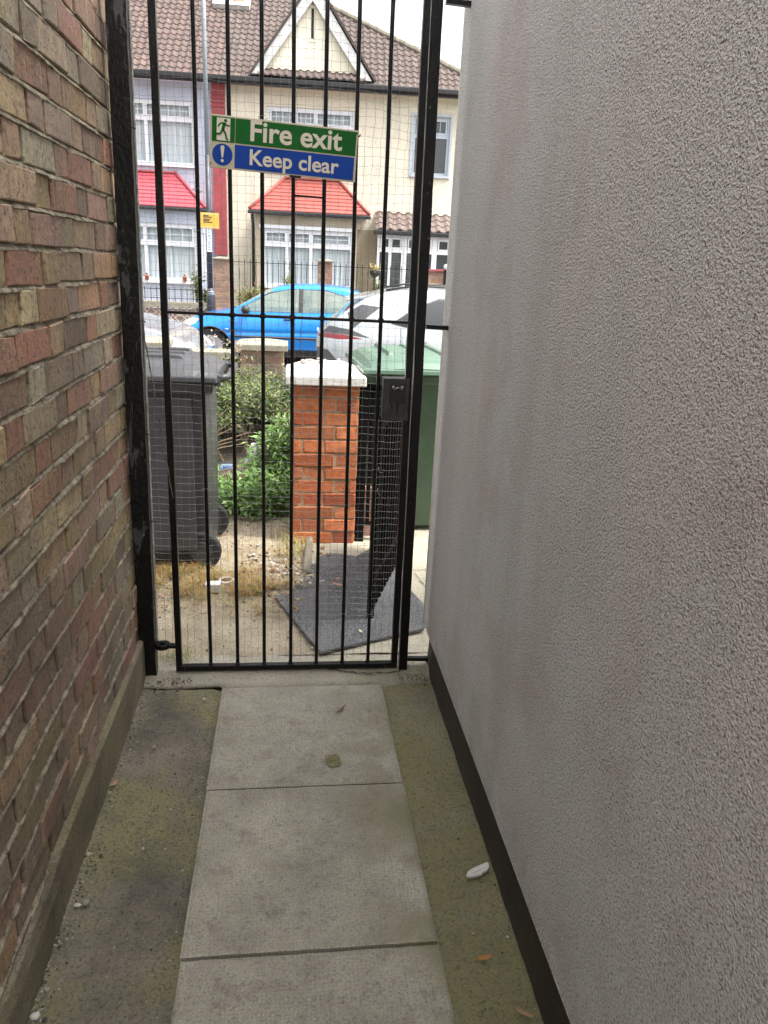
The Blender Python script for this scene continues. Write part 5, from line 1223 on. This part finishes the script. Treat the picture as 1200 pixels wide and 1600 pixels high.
def car(label, loc_s, rot, p, grp='cars parked in the street'):
    t = thing('parked_car', label, 'car', SW(loc_s[0], loc_s[1], -.23), SA + rot, grp)
    L, HW = p['L'], p['W'] / 2; top = smoothed(p['top'], .08); belt = smoothed(p['belt'], .12); zs = .20
    plan = p.get('plan', [(0, .70), (.08, .82), (.25, .92), (.6, .985), (1.2, 1), (L - 1.3, 1), (L - .6, .97), (L - .25, .91), (L - .06, .82), (L, .74)])
    lean = p.get('lean', .34); ra = p['wr'] + .055
    def section(x):
        hw = HW * interp(plan, x); zb = belt(x); zt = max(top(x), zb + .004); Hg = zt - zb; pts = []
        for q in range(29):
            u = q / 28; z = zs + (zb - zs) * u; bul = 1 - .055 * (2 * u - 1.05) ** 2 - (.012 if .52 < u < .60 else 0) - .02 * max(0, u - .85) / .15
            pts.append((hw * bul, z, 0))
        yb = pts[-1][0]; Z1 = Hg * .84; yr = max(yb - lean * Z1, yb * .6)
        for q in range(1, 27): u = q / 26; pts.append((yb + (yr - yb) * (u ** 1.25), zb + Z1 * u, 1))
        for q in range(1, 6): # corner
            u = q / 5; a = (1 - u) ** 2; b = 2 * u * (1 - u); c = u * u
            cx2 = yr - .03; pts.append((a * yr + b * cx2 + c * yr * .8, zb + a * Z1 + b * Hg * .985 + c * Hg * .97, 2))
        for q in range(1, 9): u = q / 8; pts.append((yr * .8 * (1 - u), zb + Hg * (.97 + .03 * sin(u * pi / 2)), 3))
        return pts
    n = int(L / .03); xs = [L * i / n for i in range(n + 1)]; S = [section(x) for x in xs]; K = len(S[0])
    W_ = p['windows']; lamps = p.get('head', []); tails = p.get('tail', []); trims = p.get('trim', [])
    circ = [[(wx + ra * cos(2 * pi * q / 28), p['wr'] + ra * sin(2 * pi * q / 28)) for q in range(28)] for wx in p['wheels']]
    bm = bmesh.new(); lay = bm.faces.layers.int.new('seg')
    for side in (-1, 1):
        G_ = [[bm.verts.new((xs[i], S[i][q][0] * side, S[i][q][1])) for q in range(K)] for i in range(n + 1)]
        for i in range(n):
            for q in range(K - 1):
                f = bm.faces.new((G_[i][q], G_[i + 1][q], G_[i + 1][q + 1], G_[i][q + 1])); f[lay] = S[i][q + 1][2] * 10 + (1 if side > 0 else 0)
    cuts = W_ + [grow(w2, .022) for w2 in W_] + lamps + tails + trims + circ + [[(-.1, .30), (L + .1, .30), (L + .1, .1), (-.1, .1)]]
    for P in cuts:
        x0_, x1_ = min(a for a, b in P) - .02, max(a for a, b in P) + .02; z0_, z1_ = min(b for a, b in P) - .02, max(b for a, b in P) + .02
        for (xa_, za_), (xb_, zb_) in zip(P, P[1:] + P[:1]):
            ex0, ex1, ez0, ez1 = min(xa_, xb_) - .03, max(xa_, xb_) + .03, min(za_, zb_) - .03, max(za_, zb_) + .03
            fs = []
            for f in bm.faces:
                if f[lay] // 10 > 1: continue
                c_ = f.calc_center_median()
                if ex0 < c_.x < ex1 and ez0 < c_.z < ez1: fs.append(f)
            if not fs: continue
            geo = set(fs)
            for f in fs: geo.update(f.edges); geo.update(f.verts)
            bmesh.ops.bisect_plane(bm, geom=list(geo), dist=.0002, plane_co=(xa_, 0, za_), plane_no=Vector((zb_ - za_, 0, xa_ - xb_)).normalized())
    parts = {}; gw_ = [grow(w2, .022) for w2 in W_]
    for f in bm.faces:
        c_ = f.calc_center_median(); mx, mz, my = c_.x, c_.z, abs(c_.y); seg, side = f[lay] // 10, (1 if f[lay] % 10 else -1)
        if seg == 0 and any((mx - wx) ** 2 + (mz - p['wr']) ** 2 < (ra * .995) ** 2 for wx in p['wheels']): continue
        k = 'body'
        if seg == 1:
            if any(inpoly(mx, mz, w2) for w2 in W_): k = 'side_window'
            elif any(inpoly(mx, mz, w2) for w2 in gw_) or any(inpoly(mx, mz, w2) for w2 in trims): k = 'trim'
        if seg >= 2:
            if p['ws'][0] < mx < p['ws'][1]: k = 'windscreen'
            if p['rw'][0] < mx < p['rw'][1] and my < HW * .62: k = 'rear_window'
        if my > HW * .42:
            if seg == 0 and any(inpoly(mx, mz, w2) for w2 in trims): k = 'trim'
            if any(inpoly(mx, mz, w2) for w2 in lamps): k = 'headlight'
            if any(inpoly(mx, mz, w2) for w2 in tails): k = 'tail_light'
        if seg == 0 and mz < .30: k = 'trim'
        if k == 'trim': k = 'sill_trim' if mz < .31 else ('bumper_trim' if seg == 0 else 'window_trim')
        key = (k, side if k in ('headlight', 'tail_light', 'sill_trim', 'bumper_trim', 'window_trim') else 0)
        if k == 'side_window': key = (k, side * (1 + min(range(len(W_)), key=lambda wi: 0 if inpoly(mx, mz, W_[wi]) else 1)))
        parts.setdefault(key, MB()).add([tuple(v.co) for v in f.verts], [tuple(range(len(f.verts)))])
    bm.free()
    for xi, s_ in ((0, S[0]), (n, S[-1])):
        ring = [(xs[xi], a[0], a[1]) for a in s_] + [(xs[xi], -a[0], a[1]) for a in reversed(s_[:-1])]
        parts[('body', 0)].add(ring, [tuple(range(len(ring)))])
    mats = {'body': p['paint'], 'side_window': p['glass'], 'windscreen': p['glass'], 'rear_window': p['glass'], 'window_trim': p.get('trim_mat', M['trim']), 'sill_trim': M['trim'], 'bumper_trim': p.get('trim_mat', M['trim']), 'headlight': M['headlamp'], 'tail_light': M['redlamp']}
    for (k, _s), mb in parts.items():
        if not mb.f: continue
        me_ = mb.build(k, mats[k], t, smooth=True)
        bm = bmesh.new(); bm.from_mesh(me_.data); bmesh.ops.remove_doubles(bm, verts=bm.verts, dist=.0004); bmesh.ops.recalc_face_normals(bm, faces=bm.faces); bm.to_mesh(me_.data); bm.free()
        for f in me_.data.polygons: f.use_smooth = True
    def fy(x, z):
        hw = HW * interp(plan, x); zb = belt(x); u = max(0, min(1, (z - zs) / (zb - zs))); return hw * (1 - .055 * (2 * u - 1.05) ** 2 - .02 * max(0, u - .85) / .15)
    # under-tray, arches, wheels
    mb = MB(); mb.box((.15, -HW * .8, .17), (L - .15, HW * .8, .24)); mb.build('floor_pan', M['trim'], t)
    for wx in p['wheels']:
        for side in (-1, 1):
            yo = fy(wx, .6) * side; mb = MB(); vs = []; m_ = 22
            for q in range(m_ + 1):
                a = -.1 + (pi + .2) * q / m_; vs += [(wx + ra * cos(a), yo * .985, p['wr'] + ra * sin(a)), (wx + ra * 1.0 * cos(a), yo - .26 * side, p['wr'] + ra * sin(a))]
            mb.add(vs, [(2 * q, 2 * q + 1, 2 * q + 3, 2 * q + 2) for q in range(m_)]); mb.box((wx - ra, yo - .25 * side, .2), (wx + ra, yo - .27 * side, p['wr'] + ra)); mb.tube([(wx + (ra - .004) * cos(a), fy(wx + ra * cos(a), p['wr'] + ra * max(0, sin(a))) * side * .999, p['wr'] + (ra - .004) * sin(a)) for a in [-.15 + (pi + .3) * q / 30 for q in range(31)]], .012, 6); mb.build('wheel_arch', M['trim'], t)
            r = p['wr']; yw = yo - .03 * side
            mb = MB(); mb.tube([(wx, yw - .19 * side, r), (wx, yw - .16 * side, r), (wx, yw - .02 * side, r), (wx, yw, r)], [r - .03, r, r, r - .025], 36); wh = mb.build('wheel', M['rubber'], t)
            mb = MB(); rr_ = r * .68; mb.tube([(wx, yw - .02 * side, r), (wx, yw + .004 * side, r), (wx, yw + .0045 * side, r), (wx, yw - .015 * side, r)], [rr_, rr_, rr_ * .88, rr_ * .86], 30, caps=False)
            for q in range(p.get('spokes', 7)):
                a = 2 * pi * q / p.get('spokes', 7) + .3; ca_, sa_ = cos(a), sin(a); w3 = rr_ * .16
                mb.hexa([(wx + ca_ * u + -sa_ * v, yw + (.002 + d) * side, r + sa_ * u + ca_ * v) for d in (0, .006) for (u, v) in ((.02, -w3 * .8), (rr_ * .9, -w3), (rr_ * .9, w3), (.02, w3 * .8))])
            mb.tube([(wx, yw, r), (wx, yw + .014 * side, r)], [rr_ * .25, rr_ * .2], 16); mb.build('rim', M['alloy'], wh)
    # seams, handles, strips
    for side in (-1, 1):
        mb = MB()
        for xx in p['seams']:
            pts = [(xx + .03 * sin((z - .3) * 2), fy(xx, z) * side * 1.001, z) for z in [.30 + (belt(xx) - .30) * q / 10 for q in range(11)]]; mb.tube(pts, .0045, 4)
        if p.get('strip'):
            z = p['strip']; pts = [(x, fy(x, z) * side + .004 * side, z) for x in [p['wheels'][0] + .4 + (p['wheels'][1] - p['wheels'][0] - .8) * q / 12 for q in range(13)]]; mb.tube(pts, .018, 5)
        mb.build('door_seam', M['trim'], t)
        for xx, z in p['handles']:
            mb = MB(); mb.box((xx - .08, fy(xx, z) * side - .006, z - .012), (xx + .08, fy(xx, z) * side + .022 * side, z + .014)); mb.build('door_handle', M['trim'] if p.get('dark_handle') else p['paint'], t, bevel=.008)
        if p.get('mirror'):
            x, z = p['mirror']; y = (fy(x, belt(x)) + .07) * side; mb = MB()
            mb.tube([(x - .05, y, z), (x - .02, y, z), (x + .05, y, z), (x + .08, y, z)], [.03, .075, .07, .04], 14); mb.tube([(x, y, z - .04), (x, fy(x, belt(x)) * side * .94, z - .06)], .02, 6); mb.build('wing_mirror', p.get('mirror_mat', M['trim']), t, smooth=True)
    # cabin
    mb = MB(); c0, c1 = p['cabin']; mb.box((c0, -HW * .8, .24), (c1, HW * .8, .42)); mb.box((c0 - .1, -HW * .75, .42), (c0 + .15, HW * .75, belt(c0) - .06)); mb.build('cabin_floor', M['interior'], t, bevel=.03)
    for sx in p['seats']:
        for sy in (-.36, .36):
            mb = MB(); mb.box((sx - .45, sy - .23, .42), (sx, sy + .23, .56)); mb.hexa([(sx - .06, sy - .23, .52), (sx + .06, sy - .23, .52), (sx + .06, sy + .23, .52), (sx - .06, sy + .23, .52), (sx + .08, sy - .2, 1.0), (sx + .17, sy - .2, 1.0), (sx + .17, sy + .2, 1.0), (sx + .08, sy + .2, 1.0)]); mb.box((sx + .09, sy - .12, 1.02), (sx + .17, sy + .12, 1.17)); mb.build('seat', M['interior'], t, bevel=.03)
    return t, fy
blue = dict(plan=[(0, .80), (.06, .90), (.2, .96), (.5, .99), (1.2, 1), (2.5, 1), (3.2, .97), (3.55, .91), (3.74, .82), (3.8, .74)], L=3.80, W=1.66, wr=.295, wheels=(.62, 3.10), paint=M['blue_car'], glass=M['carglass'],
    top=[(0, .60), (.10, .68), (.35, .80), (.75, .885), (.95, .92), (1.25, 1.11), (1.6, 1.30), (1.9, 1.375), (2.4, 1.40), (2.9, 1.37), (3.3, 1.25), (3.55, 1.02), (3.7, .85), (3.8, .65)],
    belt=[(0, .55), (.3, .69), (.72, .79), (.95, .85), (2.2, .90), (3.3, .93), (3.6, .84), (3.8, .60)],
    windows=[[(1.06, .91), (1.35, 1.08), (1.62, 1.215), (1.9, 1.28), (2.10, 1.30), (2.10, .925)], [(2.17, .925), (2.17, 1.30), (2.6, 1.285), (2.92, 1.20), (3.10, 1.05), (3.06, .96)]],
    trim=[[(2.085, .92), (2.185, .92), (2.185, 1.315), (2.085, 1.315)]],
    ws=(.98, 1.66), rw=(3.15, 3.6), seams=(1.12, 2.13, 3.0), handles=[(1.93, .80), (2.85, .81)], dark_handle=True, strip=.50, mirror=(1.20, .94),
    head=[[(-.01, .545), (.20, .60), (.36, .68), (.44, .76), (.30, .77), (.12, .70), (-.01, .62)]], tail=[[(3.6, .65), (3.8, .6), (3.8, .8), (3.6, .9)]], cabin=(1.1, 3.3), seats=(2.1, 2.95), spokes=7)
bt_, fyb = car('bright blue hatchback parked on the far side of the street', (-1.68, -4.68), 0, blue)
suv = dict(trim_mat=M['greytrim'], L=4.35, W=1.80, wr=.34, wheels=(.85, 3.50), paint=M['white_car'], glass=M['carglass_dark'], lean=.42,
    top=[(0, .72), (.15, .86), (.5, .96), (1.1, 1.06), (1.25, 1.10), (1.6, 1.33), (1.95, 1.48), (2.4, 1.525), (3.2, 1.515), (3.55, 1.47), (3.8, 1.38), (3.95, 1.28), (4.15, 1.12), (4.27, 1.03), (4.35, .88)],
    belt=[(0, .66), (.4, .82), (1.1, .98), (2.4, 1.03), (3.4, 1.07), (3.8, 1.06), (4.2, .98), (4.35, .84)],
    plan=[(0, .70), (.08, .82), (.25, .92), (.6, .985), (1.2, 1), (3.4, 1), (3.8, .96), (4.1, .88), (4.25, .80), (4.35, .68)],
    windows=[[(1.45, 1.04), (1.7, 1.2), (2.05, 1.36), (2.40, 1.40), (2.40, 1.06)], [(2.48, 1.06), (2.48, 1.40), (2.95, 1.385), (3.2, 1.29), (3.48, 1.11), (3.3, 1.08)]],
    trim=[[(3.62, 1.285), (3.99, 1.32), (4.0, 1.20), (3.94, 1.03)], [(3.72, .935), (3.95, 1.02), (4.36, 1.07), (4.36, .975), (4.0, .96)], [(4.05, .40), (4.12, .68), (4.22, .78), (4.36, .80), (4.36, .40)]],
    ws=(1.28, 1.98), rw=(3.88, 4.2), seams=(1.5, 2.44, 3.35), handles=[(2.2, .90), (3.15, .93)], mirror=(1.65, 1.08), mirror_mat=M['white_car'],
    head=[[(-.01, .66), (.3, .74), (.5, .82), (.3, .86), (-.01, .78)]], tail=[[(3.80, .925), (4.0, .958), (4.36, .973), (4.36, .92), (4.1, .905)]], cabin=(1.4, 3.9), seats=(2.4, 3.3), spokes=5)
sv, fys = car('silver white crossover with a red boomerang tail light, behind the green bin', (.82 + 4.35, -8.98), pi, suv)
mb = MB(); mb.hexa([(3.70, -.56, 1.375), (3.70, .56, 1.375), (4.02, .50, 1.325), (4.02, -.50, 1.325), (3.70, -.56, 1.42), (3.70, .56, 1.42), (4.03, .50, 1.345), (4.03, -.50, 1.345)]); mb.build('spoiler', M['white_car'], sv, bevel=.008)
for s_ in (-1, 1):
    mb = MB(); mb.tube([(1.9, .50 * s_, 1.475), (2.1, .505 * s_, 1.52), (3.2, .505 * s_, 1.535), (3.55, .50 * s_, 1.47)], .014, 6); mb.build('roof_rail', M['trim'], sv, smooth=True)
mb = MB(); mb.box((4.335, -.27, .72), (4.365, .27, .84)); mb.build('number_plate', M['yellow'], sv, bevel=.003)
mb = MB(); mb.tube([(4.345, 0, .93), (4.36, 0, .93)], .04, 16); mb.build('badge', M['alloy'], sv)
silv = dict(L=4.1, W=1.74, wr=.31, wheels=(.78, 3.3), paint=M['silver_car'], glass=M['carglass_dark'],
    top=[(0, .62), (.10, .76), (.35, .90), (.8, 1.0), (1.05, 1.04), (1.4, 1.24), (1.8, 1.42), (2.3, 1.47), (3.0, 1.44), (3.6, 1.25), (4.0, .98), (4.1, .7)],
    belt=[(0, .56), (.3, .74), (.8, .88), (1.1, .93), (3.4, .97), (3.8, .9), (4.1, .65)],
    windows=[[(1.2, .99), (1.5, 1.17), (1.85, 1.32), (2.15, 1.35), (2.15, 1.0)], [(2.22, 1.0), (2.22, 1.35), (2.8, 1.32), (3.2, 1.15), (3.1, 1.02)]],
    ws=(1.08, 1.8), rw=(3.3, 3.85), seams=(1.3, 2.18, 3.0), handles=[(2.0, .86), (2.9, .87)], mirror=(1.35, 1.02), mirror_mat=M['silver_car'],
    head=[[(-.01, .62), (.15, .66), (.30, .73), (.27, .80), (.1, .76), (-.01, .70)]], tail=[[(3.85, .7), (4.1, .65), (4.1, .85), (3.9, .9)]], cabin=(1.2, 3.4), seats=(2.2, 3.0), spokes=6)
car('silver car with its bonnet showing behind the left gate bars', (-.55, -8.98), pi, silv)
# clutter beyond the left house line: hedge that closes the view behind the brick wall
